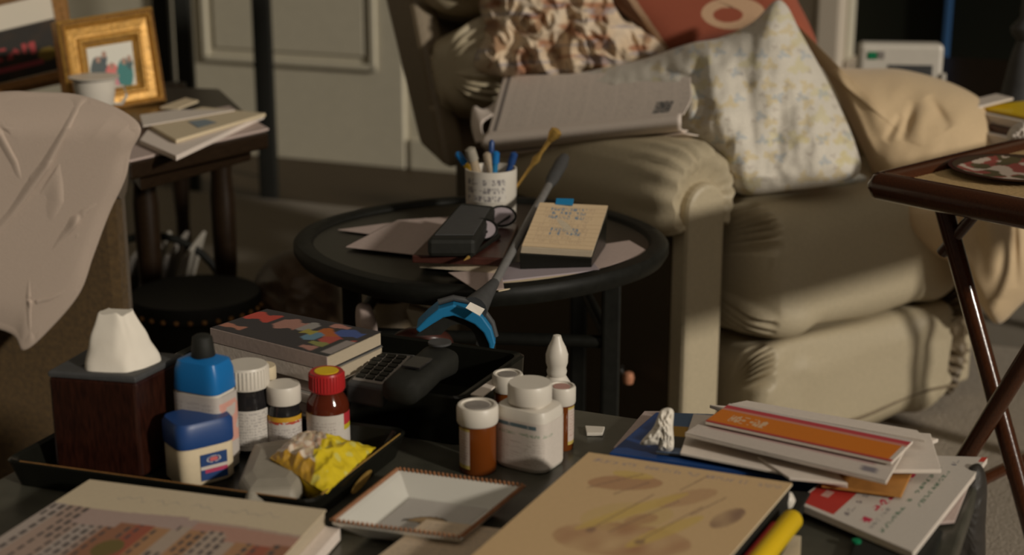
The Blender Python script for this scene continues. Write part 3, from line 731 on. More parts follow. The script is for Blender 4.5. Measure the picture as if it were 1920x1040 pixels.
# tray 1
t1c = [atz(4, 864, .495), atz(590, 944, .495), atz(768, 806, .495)]; t1c.append(t1c[0]+t1c[2]-t1c[1])
t1c = [V((p.x, p.y, 0)) for p in t1c]
tr1 = thing('lacquer_tray', 'black lacquer tray with gold leaf decoration holding tissues and medicine bottles', 'tray', sum(t1c, V((0, 0, 0)))/4+Z*CZ)
qtray(tr1, t1c, CZ+.001, .495, .006, M['black'], flare=.05)
rp_ = [p+Z*.4967 for p in t1c]
def inset(ps, s):
    c = sum(ps, V((0, 0, 0)))/4; return [c+(p-c)*s for p in ps]
ri = inset(rp_, .985)
obj('gold_edge', MB().tube([ri[1].lerp(ri[2], t) for t in (.08, .3, .6, .92)], .0009, 6), M['gold'], tr1)
obj('gold_edge', MB().tube([ri[0].lerp(ri[1], t) for t in (.05, .3, .6, .95)], .0006, 6), M['goldd'], tr1)
e1_, e2_ = t1c[1], t1c[2]; on = (e2_-e1_).cross(Z).normalized(); ed = (e2_-e1_).normalized()
cc = e1_.lerp(e2_, .45)+Z*.482+on*.0006
obj('gold_leaf', MB().prism([cc+ed*(.020*math.cos(a))+Z*(.005*math.sin(a)+.003*math.cos(a)) for a in [2*math.pi*k/20 for k in range(20)]], on*.0012), M['gold'], tr1)
# tray 2
t2c = [V(p) for p in (atz(316, 668, .52), atz(868, 750, .52), atz(990, 664, .52), atz(400, 618, .52))]
t2c = [V((p.x, p.y, 0)) for p in t2c]; t2c[3] = t2c[2]+(t2c[0]-t2c[1])
tr2 = thing('deep_black_tray', 'deep black box tray behind the bottles holding phone, remote and books', 'tray', sum(t2c, V((0, 0, 0)))/4+Z*CZ)
qtray(tr2, t2c, CZ+.001, .52, .008, M['black'], flare=.015)
# magazine stack
S = [V((-.3186, 1.557, 0)), V((-.27, 1.628, 0)), V((-.137, 1.548, 0)), V((-.186, 1.469, 0))]
S = [atz(395, 610, .56), atz(500, 575, .56), atz(716, 618, .56), atz(614, 664, .56)]
z = .477; ths = [.013, .012, .011, .013, .016, .016]
names = ['bottommost thick grey paperback in the stack behind the bottles', 'second paperback from the bottom of the stack behind bottles', 'third paperback from the bottom of the stack behind bottles',
         'third paperback from the top of the stack behind bottles', 'second paperback from the top, cream page edges', 'topmost dark magazine with colourful cover on the stack']
for i, th in enumerate(ths):
    sh = V((random.uniform(-.004, .004), random.uniform(-.003, .003), 0)) if i < 5 else V((0, 0, 0))
    ps = [V((p.x, p.y, z+th-.0006))+sh for p in inset(S, 1-.01*(5-i))]
    root = thing('magazine', names[i], 'magazine', V((ps[0].x, ps[0].y, z)), 'books stacked in the black tray')
    slab('page_block', inset([p-Z*.001 for p in ps], .985), th-.003, M['pages'] if i > 3 else M['gpages'], root, bevel=.0004)
    slab('back_cover', [p-Z*(th-.0015) for p in ps], .0008, M['dgrey'] if i % 2 else M['paper'], root, bevel=0)
    # spine along the near-left edge
    sp = [ps[0], ps[3]]; d = (ps[1]-ps[0]).normalized()
    obj('spine', MB().prism([ps[0], ps[3], ps[3]-d*.001, ps[0]-d*.001], (0, 0, -(th-.001))), M['pinkpaper'] if i % 2 else M['news'], root)
    def cov(u, v):
        if i < 5: return (.3, .28, .25)
        c = (.045, .04, .042)
        for (a, b, r, s, col) in ((.06, .30, .16, .22, (.50, .07, .05)), (.1, .8, .10, .1, (.42, .18, .12)), (.38, .35, .10, .28, (.38, .19, .15)), (.52, .30, .05, .22, (.30, .28, .26)), (.70, .10, .07, .1, (.42, .2, .16)),
                                  (.72, .40, .1, .25, (.42, .12, .03)), (.66, .55, .06, .2, (.13, .24, .32)), (.84, .25, .1, .18, (.06, .10, .28)), (.86, .55, .12, .18, (.42, .08, .06)), (.80, .72, .08, .1, (.25, .25, .08)), (.78, .88, .06, .1, (.40, .2, .16)), (.60, .45, .05, .14, (.35, .30, .06))):
            if abs(u-a) < r and abs(v-b) < s*.6*(1+.3*math.sin(u*40)): c = col
        if u > .86 and v > .45: c = (.30, .26, .24) if (u < .99 and v < .93 and u > .90) else (.04, .04, .04)
        return c
    # u along left->right far edge ; v towards viewer
    printed('cover', [ps[0], ps[1], ps[2], ps[3]][0:4] if False else [ps[0], ps[3], ps[2], ps[1]], (lambda u, v: cov(u, 1-v)), root, 60 if i == 5 else 2, 60 if i == 5 else 2, lift=.0004)
    z += th
# keypad remote
kq = pz([(705, 657), (782, 664), (718, 728), (648, 716)], .532)
kr = thing('keypad_phone', 'grey phone with rows of keys lying in the deep tray', 'phone', V((kq[3].x, kq[3].y, .49)))
slab('body', kq, .022, M['dgrey'], kr, bevel=.003)
slab('keypad', inset([p+Z*.001 for p in kq], .82), .002, M['greym'], kr)
qq = quad(inset([p+Z*.001 for p in kq], .76))
for r in range(6):
    for c in range(3):
        a = qq((c+.12)/3, (r+.15)/6); b = qq((c+.88)/3, (r+.15)/6); d = qq((c+.88)/3, (r+.85)/6); e = qq((c+.12)/3, (r+.85)/6)
        obj('key', MB().prism([a+Z*.002, b+Z*.002, d+Z*.002, e+Z*.002], (0, 0, -.003)), M['blackm'], part(kr, 'keypad'))
# handset
ha, hb_ = atz(835, 672, .54), atz(745, 738, .536)
hs = thing('black_handset', 'rounded black handset beside the keypad phone in deep tray', 'phone', V(((ha+hb_)/2).xy.to_3d())+Z*.5)
dd = (hb_-ha); L_ = dd.length; dd.normalize(); sd_ = dd.cross(Z).normalized()
ringsH = []
for t, wdd, hh, lift in ((0, .010, .008, 0), (.02, .020, .014, 0), (.12, .026, .018, .002), (.4, .023, .015, .003), (.75, .025, .016, .001), (.95, .024, .015, 0), (1, .014, .008, 0)):
    ringsH.append([ha+dd*L_*t+Z*lift+sd_*wdd*.82*math.copysign(abs(math.cos(a))**.7, math.cos(a))+Z*hh*.85*math.copysign(abs(math.sin(a))**.7, math.sin(a)) for a in [2*math.pi*k/20 for k in range(20)]])
obj('shell', MB().loft(ringsH), M['blackm'], hs, smooth=True)
obj('earpiece', MB().lathe([(.012, 0), (.012, .002), (.009, .002), (.001, .001)], ha+dd*.012+Z*.0205, 20), M['dgrey'], hs, smooth=True)
obj('display', MB().box(ha+dd*L_*.6+Z*.0175, .02, .028, .002, sd_, dd), M['darkglass'], hs)
# papers against the right of tray 2
slab('folded_slip', [V((p.x, p.y, p.z)) for p in pz([(950, 690), (966, 694), (905, 742), (882, 738)], .5235)], .002, M['paper'], label='white folded slip lying along the right rim of the deep tray', cat='paper')

# tissue box
B = [atz(90, 706, .572), atz(254, 718, .572), atz(342, 674, .572), atz(174, 658, .572)]
for k in range(4): pass
tb = thing('tissue_box', 'dark reddish wooden tissue box cover standing in the lacquer tray', 'tissue box', V((((B[0]+B[2])/2).x, ((B[0]+B[2])/2).y, .478)))
Bq = B
hb = .095
obj('cover', MB().prism(Bq, (0, 0, -hb)), M['boxwood'], tb, bevel=.003)
obj('top_rim', MB().loft([[p+Z*.0003 for p in inset(Bq, 1.0)], [p+Z*.004 for p in inset(Bq, 1.01)], [p+Z*.006 for p in inset(Bq, .97)], [p+Z*.006 for p in inset(Bq, .5)], [p-Z*.002 for p in inset(Bq, .47)]], cap=False), M['dgrey'], tb, bevel=.001)
tcx, tcy = 226, 660
tc_ = atz(228, 683, .577)
tfold = MB(); n = 72; rings = []
ex = (Bq[1]-Bq[0]).normalized(); ey = (Bq[2]-Bq[1]).normalized()
for j in range(15):
    t = j/14; ring = []
    hx = lerp(.030, .0135, t**1.2); hy = lerp(.026, .011, t)
    for k in range(n):
        a = 2*math.pi*k/n; ca, sa = math.cos(a), math.sin(a)
        x = hx*math.copysign(abs(ca)**.6, ca); y = hy*math.copysign(abs(sa)**.6, sa)
        wv = 1+.05*math.sin(a*3+t*2)+.05*nz(math.cos(a)*2, math.sin(a)*2, t*4)
        ring.append(tc_+ex*(x*wv-.002*t)+ey*(y*wv)+Z*(t*.052+.005*nz(ca*1.5, sa*1.5, 3)*t+(.0015*math.sin(a*2+1) if j == 14 else 0)))
    rings.append(ring)
obj('tissue', tfold.loft(rings), M['tissue'], None, smooth=True, label='white tissue pulled up through the top of the wooden box', cat='tissue')

def HH(b, px, py): return aty(px, py, b.y).z-b.z
# bottles --------------------------------------------------------
def at_t(px, py, z=CZ+.006): return atz(px, py, z)
TB = CZ+.0055
def bottle(name, lb, ct_, base, w_, H, capH, capW, mbody, mcap, sq=2.0, ry=1.0, rot=0.4, neck=.85, label=None, shoulder=.80, labz=(.12, .62), labf=None, capsq=2.0, rib=False, top=None):
    t = thing(name, lb, ct_, base); r = w_/2; Hb = H-capH
    pr = [(r*.9, 0), (r, .003), (r, Hb*shoulder), (r*.93, Hb*(shoulder+.09)), (capW/2*.86, Hb*.97), (capW/2*.86, Hb+.004)]
    obj('bottle_body', MB().lathe(pr, base, 44, sq, ry, rot), mbody, t, smooth=True)
    cw = capW/2
    cp_ = [(cw*.98, Hb), (cw, Hb+.001), (cw, H-.003), (cw*.94, H), (cw*.1, H)]
    obj('cap', MB().lathe(cp_, base, 44, capsq, ry if capsq > 2.2 else 1, rot), mcap, t, smooth=True)
    if rib:
        b = MB()
        for k in range(36):
            a = 2*math.pi*k/36; c = base+V((cw*math.cos(a), cw*math.sin(a), Hb+capH/2)); b.box(c, .0012, .0012, capH*.8)
        obj('cap_ribs', b, mcap, part(t, 'cap'), kind='stuff')
    if top: obj('cap_print', MB().lathe([(cw*.7, H+.0002), (cw*.68, H+.0006), (.001, H+.0006)], base, 30), top, part(t, 'cap'))
    if labf:
        z0, z1 = labz; z0 *= H; z1 *= H
        def lf(u, v):
            a = math.radians(-200+u*220); ca, sa = math.cos(a-rot), math.sin(a-rot); R_ = r*1.012
            x = R_*math.copysign(abs(ca)**(2/sq), ca); y = R_*ry*math.copysign(abs(sa)**(2/sq), sa)
            return base+V((x*math.cos(rot)-y*math.sin(rot), x*math.sin(rot)+y*math.cos(rot), lerp(z1, z0, v)))
        obj('label_wrap', MB().grid(lf, 110, 60, labf), M['vc'], part(t, 'bottle_body'))
    return t
W_ = (.60, .56, .49)
def rows(bgc, ink, n=9, dens=20, x0=.1, x1=.9, y0=.15, y1=.9, seed=1, extra=None):
    def f(u, v):
        if extra:
            e = extra(u, v)
            if e: return e
        r = (v-y0)/(y1-y0)*n; ro = math.floor(r)
        if y0 < v < y1 and x0 < u < x1 and (r-ro) < .7 and glyph(u*dens*2.2, (r-ro)/.7, ro+seed): return ink
        return bgc
    return f
# big white bottle
bw = at_t(993, 868, CZ)
def wlab(u, v):
    if .12 < u < .48 and .05 < v < .15: return (.10, .15, .17) if glyph(u*26, (v-.05)/.10, 2) or True and fx(math.floor(u*70)) > .25 else (.4, .4, .38)
    return None
bottle('white_pill_bottle', 'large square shouldered white pill bottle in the group on bare tabletop', 'bottle', bw, .058, HH(bw, 993, 716), .0185, .043, M['white'], M['white'], sq=4.5, ry=.8, rot=math.radians(-32), shoulder=.86,
       labf=rows((.64, .57, .50), (.52, .45, .39), 10, 16, .08, .62, .38, .95, 4, lambda u, v: wlab(u, v) or ((.28, .34, .24) if .1 < u < .75 and .24 < v < .31 and glyph(u*22, (v-.24)/.07, 6) else None)), labz=(.06, .62), rib=False)
# prescription vials
def vial(lb, base, w_, H, capc, top=None, labu=(0, .4), rot=0.0):
    t = thing('prescription_vial', lb, 'bottle', base, None); r = w_/2
    obj('vial_body', MB().lathe([(r*.94, 0), (r, .002), (r, H-.016), (r*.9, H-.012), (r*.86, H-.012), (r*.9, .004), (.001, .003)], base, 36), M['amber'], t, smooth=True)
    cw = r*1.13
    obj('cap', MB().lathe([(cw*.95, H-.018), (cw, H-.016), (cw, H-.002), (cw*.93, H), (cw*.80, H), (cw*.78, H-.0015), (.001, H-.0015)], base, 40), capc, t, smooth=True)
    if top: obj('cap_print', MB().lathe([(cw*.62, H-.0013), (cw*.6, H-.0008), (.001, H-.0008)], base, 30), top, part(t, 'cap'))
    def lf(u, v):
        a = math.radians(-190+lerp(labu[0], labu[1], u)*200)+rot
        return base+V((r*1.015*math.cos(a), r*1.015*math.sin(a), lerp(H*.70, H*.10, v)))
    obj('label_wrap', MB().grid(lf, 50, 60, rows((.56, .46, .40), (.40, .24, .20), 9, 8, .1, .9, .12, .8, 3, lambda u, v: (.5, .38, .1) if v > .9 or v < .06 else None)), M['vc'], part(t, 'vial_body'))
    obj('pills', MB().lathe([(r*.8, .004), (r*.8, H*.35), (.001, H*.4)], base, 20), M['pinkp'], t, smooth=True, kind='stuff')
    return t
vial('amber prescription vial with a flat pale cap left of the big white bottle', at_t(896, 880, CZ), .0355, HH(at_t(896, 880, CZ), 896, 757), M['white'], M['greym'], (.12, .38))
vial('amber prescription vial half hidden behind the big white bottle', at_t(952, 810, CZ), .028, HH(at_t(952, 810, CZ), 952, 699), M['white'], M['greym'], (0, .2))
vial('slim amber vial with pink topped cap right of the big white bottle', at_t(1052, 838, CZ), .025, HH(at_t(1052, 838, CZ), 1052, 722), M['white'], M['pinkp'], (.62, 1.0), rot=.1)
# dropper bottle
db = at_t(1043, 805, CZ); dr = thing('dropper_bottle', 'white eye dropper bottle with pointed tip behind the slim amber vial', 'bottle', db)
obj('bottle_body', MB().lathe([(.013, 0), (.014, .002), (.014, .052), (.009, .060), (.007, .062)], db, 28), M['white'], dr, smooth=True)
obj('dropper_cap', MB().lathe([(.0095, .060), (.0105, .064), (.0095, .068), (.0112, .073), (.0115, .082), (.009, .090), (.0055, .097), (.004, .102), (.001, .103)], db, 28), M['white'], dr, smooth=True)
# small paper scrap
slab('white_pill_packet', pz([(1097, 797), (1134, 799), (1130, 811), (1100, 811)], CZ+.004), .0035, M['white'], label='tiny white packet lying alone on the tabletop', cat='packet')

# tray bottles
def b1lab(u, v):
    if u > .66: return (.62, .32, .26) if .1 < v < .75 and nz(u*9, v*5) > -.1 else None
bb = at_t(393, 872, TB)
lot = thing('lotion_bottle', 'tall lotion bottle with bright blue shoulders and black cap in tray', 'bottle', bb)
rot = math.radians(-25)
obj('bottle_body', MB().lathe([(.024, 0), (.0265, .003), (.0265, .06), (.025, .088), (.001, .09)], bb, 44, 5, .7, rot), M['white'], lot, smooth=True)
obj('blue_shoulder', MB().lathe([(.0256, .080), (.0262, .082), (.0248, .100), (.022, .1085), (.012, .112), (.001, .112)], bb, 44, 5, .75, rot), M['bluecap'], lot, smooth=True)
obj('cap', MB().lathe([(.011, .111), (.0115, .112), (.0095, .130), (.007, .132), (.001, .132)], bb, 24), M['blackm'], lot, smooth=True)
def lf(u, v):
    a = math.radians(-200+u*220); ca, sa = math.cos(a-rot), math.sin(a-rot); x = .0272*math.copysign(abs(ca)**.4, ca); y = .0272*.71*math.copysign(abs(sa)**.4, sa)
    return bb+V((x*math.cos(rot)-y*math.sin(rot), x*math.sin(rot)+y*math.cos(rot), lerp(.078, .012, v)))
obj('label_wrap', MB().grid(lf, 100, 60, rows((.50, .45, .41), (.38, .33, .31), 12, 18, .08, .55, .1, .9, 7, b1lab)), M['vc'], part(lot, 'bottle_body'))
bottle('vitamin_bottle', 'tall white capped dark bottle with white label next to lotion bottle', 'bottle', at_t(470, 838, TB), .041, HH(at_t(470, 838, TB), 470, 682), .022, .042, M['darkglass'], M['white'], shoulder=.74,
       labf=rows((.56, .52, .47), (.34, .31, .29), 12, 16, .1, .95, .06, .95, 3, lambda u, v: (.02, .16, .26) if .34 < u < .40 and v > .55 else None), labz=(.05, .52), rib=True)
bottle('vitamin_bottle', 'short white capped dark bottle between the tall one and red cap', 'bottle', at_t(536, 838, TB), .034, HH(at_t(536, 838, TB), 536, 719), .018, .034, M['darkglass'], M['white'], shoulder=.72,
       labf=rows((.54, .50, .46), (.34, .30, .29), 7, 14, .05, .95, .35, .95, 5, lambda u, v: (.55, .30, .02) if v < .14 else ((.42, .06, .03) if v < .22 and nz(u*20, v*20) > -.1 else None)), labz=(.05, .56))
bottle('syrup_bottle', 'brown glass bottle with red and yellow cap and white label', 'bottle', at_t(617, 836, TB), .042, HH(at_t(617, 836, TB), 617, 695), .019, .0345, M['amberg'], M['red'], shoulder=.74, top=M['yellow'],
       labf=rows((.58, .53, .47), (.42, .36, .32), 7, 14, .1, .62, .2, .85, 9, lambda u, v: (.45, .03, .04) if u > .74 and v < .35 else ((.5, .4, .02) if u > .74 and v < .5 else ((.45, .03, .04) if u < .12 and v > .4 else None))), labz=(.06, .50), rib=True)
bottle('vitamin_bottle', 'cream capped bottle mostly hidden behind the two white capped bottles', 'bottle', at_t(499, 815, TB), .026, HH(at_t(499, 815, TB), 499, 684), .014, .026, M['darkglass'], M['cream'])
# jelly jar
jb = at_t(376, 892, TB); jt = thing('jelly_jar', 'cream rounded square jar with dark blue lid at tray front', 'jar', jb)
jr = math.radians(36)
obj('jar_body', MB().lathe([(.026, 0), (.0285, .003), (.0285, .036), (.027, .040), (.001, .041)], jb, 44, 4.5, .80, jr), M['cream'], jt, smooth=True)
obj('lid', MB().lathe([(.0292, .038), (.0298, .040), (.0298, .058), (.027, .062), (.001, .063)], jb, 44, 4.5, .80, jr), M['navy'], jt, smooth=True)
def jf(u, v):
    # on the camera facing side of the jar
    ex_ = V((math.cos(jr), math.sin(jr), 0)); nn_ = V((math.sin(jr), -math.cos(jr), 0))
    return jb+V((0, 0, .034-v*.030))+nn_*0
sidev = V((math.cos(jr+math.pi/2), math.sin(jr+math.pi/2), 0)); rad = V((math.cos(jr), math.sin(jr), 0))
# right-hand face centre: choose face whose normal points to camera right
fn = -sidev if (-sidev).x > 0 else sidev
cands = [(rad, sidev, .0288), (-sidev, rad, .0288*.80)]
fn, tn, off = cands[1]
def jlab(u, v):
    if v < .46:
        e = ((u-.5)/.26)**2+((v-.24)/.13)**2
        return (.55, .12, .12) if e < .4 else ((.55, .5, .46) if e < 1 and e > .75 else (.012, .045, .16))
    if v < .58: return (.56, .5, .44)
    return (.40, .04, .10) if (v < .74 and u > .15) else (.012, .045, .16)
obj('jar_label', MB().grid(lambda u, v: jb+fn*(off+.0006)+tn*((u-.5)*.027+.004)+Z*(.031-.026*v), 40, 40, jlab), M['vc'], part(jt, 'jar_body'))
# pale pouch in tray
pq = at_t(505, 868, .487)
blobs = MB(); rings = []
pp = pz([(474, 826), (560, 812), (590, 858), (552, 918), (462, 922), (446, 895)], .500)
cc = sum(pp, V((0, 0, 0)))/6
obj('pale_soap_pouch', MB().loft([[cc+(p-cc)*s+Z*(zz-.500) for p in pp] for s, zz in ((.9, TB+.001), (1, .483), (1, .492), (.93, .499), (.6, .502))]), M['pouch'], None, bevel=.004,
    label='pale grey soft pouch lying flat beside the cream jar', cat='pouch')
# yellow bag
yc = atz(603, 868, .508)
yb = thing('candy_bag', 'crumpled yellow and clear plastic bag of cough drops in tray', 'bag', V((yc.x, yc.y, TB)))
def ycol(u, v):
    x = u; s = x+.12*nz(u*5, v*5, 2)-.25*(v-.5)
    if s > .56: return (.66, .50, .02) if nz(u*9, v*9, 4) > -.25 else (.62, .55, .12)
    if v > .80 : return (.46, .26, .03)
    n_ = nz(u*11, v*11, 8)
    return (.66, .56, .44) if n_ > .05 else ((.52, .34, .23) if n_ > -.12 else (.60, .48, .32))
yq = quad([atz(560, 812, .505), atz(705, 838, .500), atz(612, 925, .496), atz(505, 858, .505)])
def yf(u, v):
    e = (1-abs(2*u-1)**3)*(1-abs(2*v-1)**3)
    return yq(u, v)+Z*(.014*e+e*.004*(1-abs(nz(u*5, v*5, 1))*3)+.0015*nz(u*14, v*14, 3))
obj('wrapper', MB().grid(yf, 90, 90, ycol), mat('shiny_wrapper', (1, 1, 1), .3, .1, 90, .05, vcol=True), yb, smooth=True)
def yf2(u, v):
    e = (1-abs(2*u-1)**3)*(1-abs(2*v-1)**3); p = yq(u, v); p.z = lerp(p.z-.001, TB+.001, min(1, e*2)); return p
obj('wrapper_underside', MB().grid(yf2, 20, 20), M['yellow'], yb, smooth=True)

# ceramic dish with rope rim
D = pz([(745, 880), (985, 912), (865, 1010), (620, 978)], .492)
dc = sum(D, V((0, 0, 0)))/4
ds = thing('ceramic_dish', 'square white dish with brown rope edge and painted leaf, in the foreground', 'dish', V((dc.x, dc.y, CZ)))
def sq_(s, z): return [V(((dc+(p-dc)*s).x, (dc+(p-dc)*s).y, z)) for p in D]
obj('dish_body', MB().loft([sq_(.66, CZ+.001), sq_(.98, .489), sq_(1.0, .492), sq_(.965, .493), sq_(.90, .490), sq_(.66, CZ+.006)]), mat('glazed_white', (.58, .56, .50), .25, .0, 20, .02, coat=.4), ds, bevel=.001)
rope = MB()
for k in range(4):
    p, q_ = sq_(.985, .493)[k], sq_(.985, .493)[(k+1) % 4]; d = (q_-p).normalized(); cn = d.cross(Z)
    cnt = int((q_-p).length/.0042)
    for i in range(cnt):
        c = p.lerp(q_, (i+.5)/cnt); rope.tube([c-d*.0016-cn*.0022, c+Z*.0012, c+d*.0016+cn*.0022], [.0009, .0014, .0009], 6)
obj('rope_edge', rope, M['spiral'], ds, kind='stuff')
fl = sq_(.60, CZ+.0066); fq = quad(fl)
def leaf(u, v):
    x, y = u-.50, v-.62
    e = (x/.26)**2+((y+.15*x)/.2)**2
    if e < 1 and y < .02+.1*x: return (.30, .20, .10) if e < .8 else (.10, .08, .06)
    if abs(y-.05-.1*math.sin(x*9)) < .035 and -.3 < x < .45: return (.09, .075, .06)
    return (.46, .43, .39)
obj('painted_leaf', MB().grid(lambda u, v: fq(u, v), 70, 60, leaf), M['vc'], part(ds, 'dish_body'))

# left magazine
Mq = pz([(168, 899), (612, 956), (470, 1110), (-70, 1052)], .498)
mg = thing('cityscape_magazine', 'cream covered magazine with reddish cityscape picture, lower left', 'magazine', V((Mq[3].x, Mq[3].y, CZ)))
slab('page_block', inset([p-Z*.0012 for p in Mq], .99), .0135, M['pages'], mg, bevel=.0006)
slab('back_cover', [p-Z*.0148 for p in Mq], .0008, M['paper'], mg, bevel=0)
slab('front_cover', Mq, .0010, M['cream'], mg, bevel=.0003)
def city(u, v):
    base = (.60, .50, .35)
    if .10 < v < .22:
        # a faint looping script title
        for k, (a, b) in enumerate(((.20, .32), (.36, .46), (.50, .60), (.64, .86))):
            if a < u < b and abs(v-(.155+.03*math.sin(u*95+k)*math.cos(u*31))) < .006: return (.46, .39, .30)
    sky = .30+.02*math.sin(u*7)+(.03 if u > .55 else 0)
    if v < sky: return base
    if v > .93: return (.55, .49, .38)
    col = V((.40, .28, .24)).lerp(V((.36, .13, .08)), min(1, max(0, (u-.25)*1.6)))
    hts = .42+.1*fx(math.floor(u*15)*1.7)-(.06 if .55 < u < .75 else 0)
    if v < hts and u > .16: return (.42, .31, .27) if u < .6 else (.44, .25, .19) if v > sky+.03 else (.45, .33, .26)
    b = math.floor(u*15); h = fx(b*3.3)
    col = [V((.36, .30, .27)), V((.40, .22, .11)), V((.33, .10, .06)), V((.42, .33, .26)), V((.30, .14, .08))][int(h*5)]
    if u < .3: col = col.lerp(V((.44, .37, .32)), .6)
    if ((u-.40)/.05)**2+((v-.72)/.1)**2 < 1: return (.16, .12, .04)
    wx, wy = (u*15-b)*2, v*13
    if .30 < wx-math.floor(wx) < .72 and .15 < wy-math.floor(wy) < .85 and fx(b*5+math.floor(wx)*3+math.floor(wy/3)*2.1) > .48: return (.09, .075, .07)
    return tuple(col)
printed('cover_print', Mq, city, part(mg, 'front_cover'), 230, 130, lift=.0004)
# magazine below it
M2 = [p+V((.012, -.004, 0)) for p in Mq]
slab('magazine', [V((p.x, p.y, .4828)) for p in inset(M2, 1.0)], .011, M['news'], label='plain pale magazine lying under the cityscape magazine', cat='magazine', bevel=.0006)

# text sheet foreground
Fq = pz([(800, 974), (940, 992), (850, 1120), (640, 1095)], .484)
fs = slab('booklet', Fq, .004, M['pages'], label='cream booklet page with grey print in front of the white dish', cat='booklet')
printed('page_print', Fq, rows((.55, .43, .30), (.40, .32, .25), 16, 16, .08, .92, .05, .95, 2, lambda u, v: (.55, .43, .30) if .47 < u < .53 else None), fs, 130, 120)
Rq = pz([(935, 1002), (1130, 1042), (1100, 1160), (830, 1120)], .490)
rs = slab('maroon_folder', Rq, .004, M['cream'], label='maroon folder corner at the bottom edge beside the drawing book', cat='folder')
printed('maroon_print', inset(Rq, .94), lambda u, v: (.24, .07, .065) if u < .55+.2*v else (.13, .09, .10), rs, 20, 20)

# big drawing book
Bk = pz([(1104, 848), (1486, 906), (1290, 1135), (835, 1085)], .512)
bk = thing('drawing_book', 'large tan book with pencil sketch cover and black spine edge', 'book', V((Bk[3].x, Bk[3].y, .48)))
slab('page_block', inset([p-Z*.002 for p in Bk], .985), .022, M['blackm'], bk, bevel=.001)
slab('front_cover', Bk, .0022, M['cream'], bk, bevel=.0006)
slab('back_cover', [p-Z*.0245 for p in Bk], .002, M['blackm'], bk, bevel=.0006)
def sketch(u, v):
    c = V((.62, .43, .23))
    if .035 < v < .075 and .06 < u < .97 and glyph(u*44, (v-.035)/.04, 4): return (.40, .30, .25)
    x, y = u, v
    def el(cx, cy, rx, ry, sl=0): return ((x-cx+sl*(y-cy))/rx)**2+((y-cy)/ry)**2
    br = V((.40, .21, .11)); dk = V((.25, .15, .10)); ye = V((.60, .42, .12))
    if el(.30, .20, .15, .07, .9) < 1: c = c.lerp(br, .75)
    if el(.45, .45, .18, .12, .4) < 1: c = c.lerp(V((.56, .40, .15)), .5)
    if el(.62, .25, .08, .10, .7) < 1: c = c.lerp(br, .5)
    if el(.52, .62, .30, .12) < 1: c = c.lerp(br, .5+.6*nz(x*9, y*9))
    if el(.45, .40, .05, .19, .8) < 1 or el(.66, .52, .05, .15, .6) < 1 or el(.30, .13, .10, .03, .0) < 1: c = c.lerp(ye, .75)
    if el(.86, .36, .055, .09, .2) < 1: c = c.lerp(dk, .60+.5*nz(x*14, y*14, 2))
    if el(.36, .58, .02, .02) < 1 or el(.60, .62, .022, .02) < 1: c = c.lerp(dk, .8)
    if el(.52, .46, .06, .05, .5) < 1: c = c.lerp(br, .6)
    for (x0, y0, x1, y1) in ((.16, .28, .34, .11), (.30, .30, .40, .17), (.36, .56, .47, .26), (.60, .60, .72, .30), (.44, .58, .60, .28), (.56, .2, .62, .05), (.7, .38, .78, .2)):
        dx, dy = x1-x0, y1-y0; t = ((x-x0)*dx+(y-y0)*dy)/(dx*dx+dy*dy)
        if 0 < t < 1 and abs((x-x0)*dy-(y-y0)*dx)/math.hypot(dx, dy) < .0045: c = c.lerp(dk, .7)
    return tuple(c)
printed('cover_drawing', Bk, sketch, part(bk, 'front_cover'), 210, 170, lift=.0004)
# black book below, offset right
B2 = pz([(1400, 912), (1520, 922), (1400, 1130), (1260, 1130)], .486)
slab('black_book', B2, .014, M['blackm'], label='black book showing along the right side of the drawing book', cat='book', bevel=.001)
# yellow marker
y0_, y1_ = atz(1490, 968, .496), atz(1400, 1080, .496)
ym = thing('yellow_highlighter', 'thick yellow and red marker beside the black book at bottom', 'marker', V((y1_.x, y1_.y, .486)))
obj('barrel', MB().tube([y0_.lerp(y1_, .02), y0_.lerp(y1_, .06), y1_], [.007, .0095, .0095], 18), M['yellow'], ym, smooth=True)
sdv = (y1_-y0_).normalized().cross(Z)*-1
sdv = sdv if sdv.x < 0 else -sdv
obj('red_stripe', MB().tube([y0_.lerp(y1_, .26)+sdv*.0068+Z*.0026, y1_+sdv*.0068+Z*.0026], .0048, 10), M['red'], ym, smooth=True)
# coin-like tan disc
slab('tan_coaster', pz([(1470, 1000), (1502, 1004), (1500, 1045), (1450, 1050)], CZ+.002), .0018, M['cream'], label='small tan card under the tip of the yellow marker', cat='card')

# ---- mail pile on the right
bf = slab('blue_folder', pz([(1230, 772), (1330, 775), (1560, 905), (1142, 848)], .486), .012, M['navy'], label='navy blue folder at the bottom left of the mail pile', cat='folder', bevel=.001)
b4 = slab('grey_card', pz([(1208, 770), (1250, 770), (1180, 842), (1150, 838)], .474), .002, M['pinkpaper'], label='pale card sticking out left of the blue folder', cat='card')
bc2 = slab('picture_brochure', pz([(1262, 775), (1370, 778), (1560, 880), (1230, 848)], .489), .002, M['dgrey'], label='dark brochure with blue and orange picture on the blue folder', cat='brochure')
def broch(u, v):
    if v < .35: return (.08, .14, .24) if u < .9 else (.1, .1, .1)
    if v < .6 and u < .5: return (.36, .20, .03)
    return (.12, .17, .27) if v > .85 else (.05, .045, .035)
printed('brochure_print', pz([(1262, 775), (1370, 778), (1560, 880), (1230, 848)], .489), broch, bc2, 40, 40)
# crumpled tissue
blob('crumpled_tissue', [(1240, 768), (1262, 768), (1262, 800), (1262, 842), (1238, 845), (1232, 835), (1200, 832), (1225, 800)], (1246, 805), lambda x, y: atz(x, 842, .492).y, .010, M['tissue'], back=.004, seg=80, rings=20, disp=crump(6, .004, .08, .05),
     label='crumpled white tissue standing on the blue folder', cat='tissue')
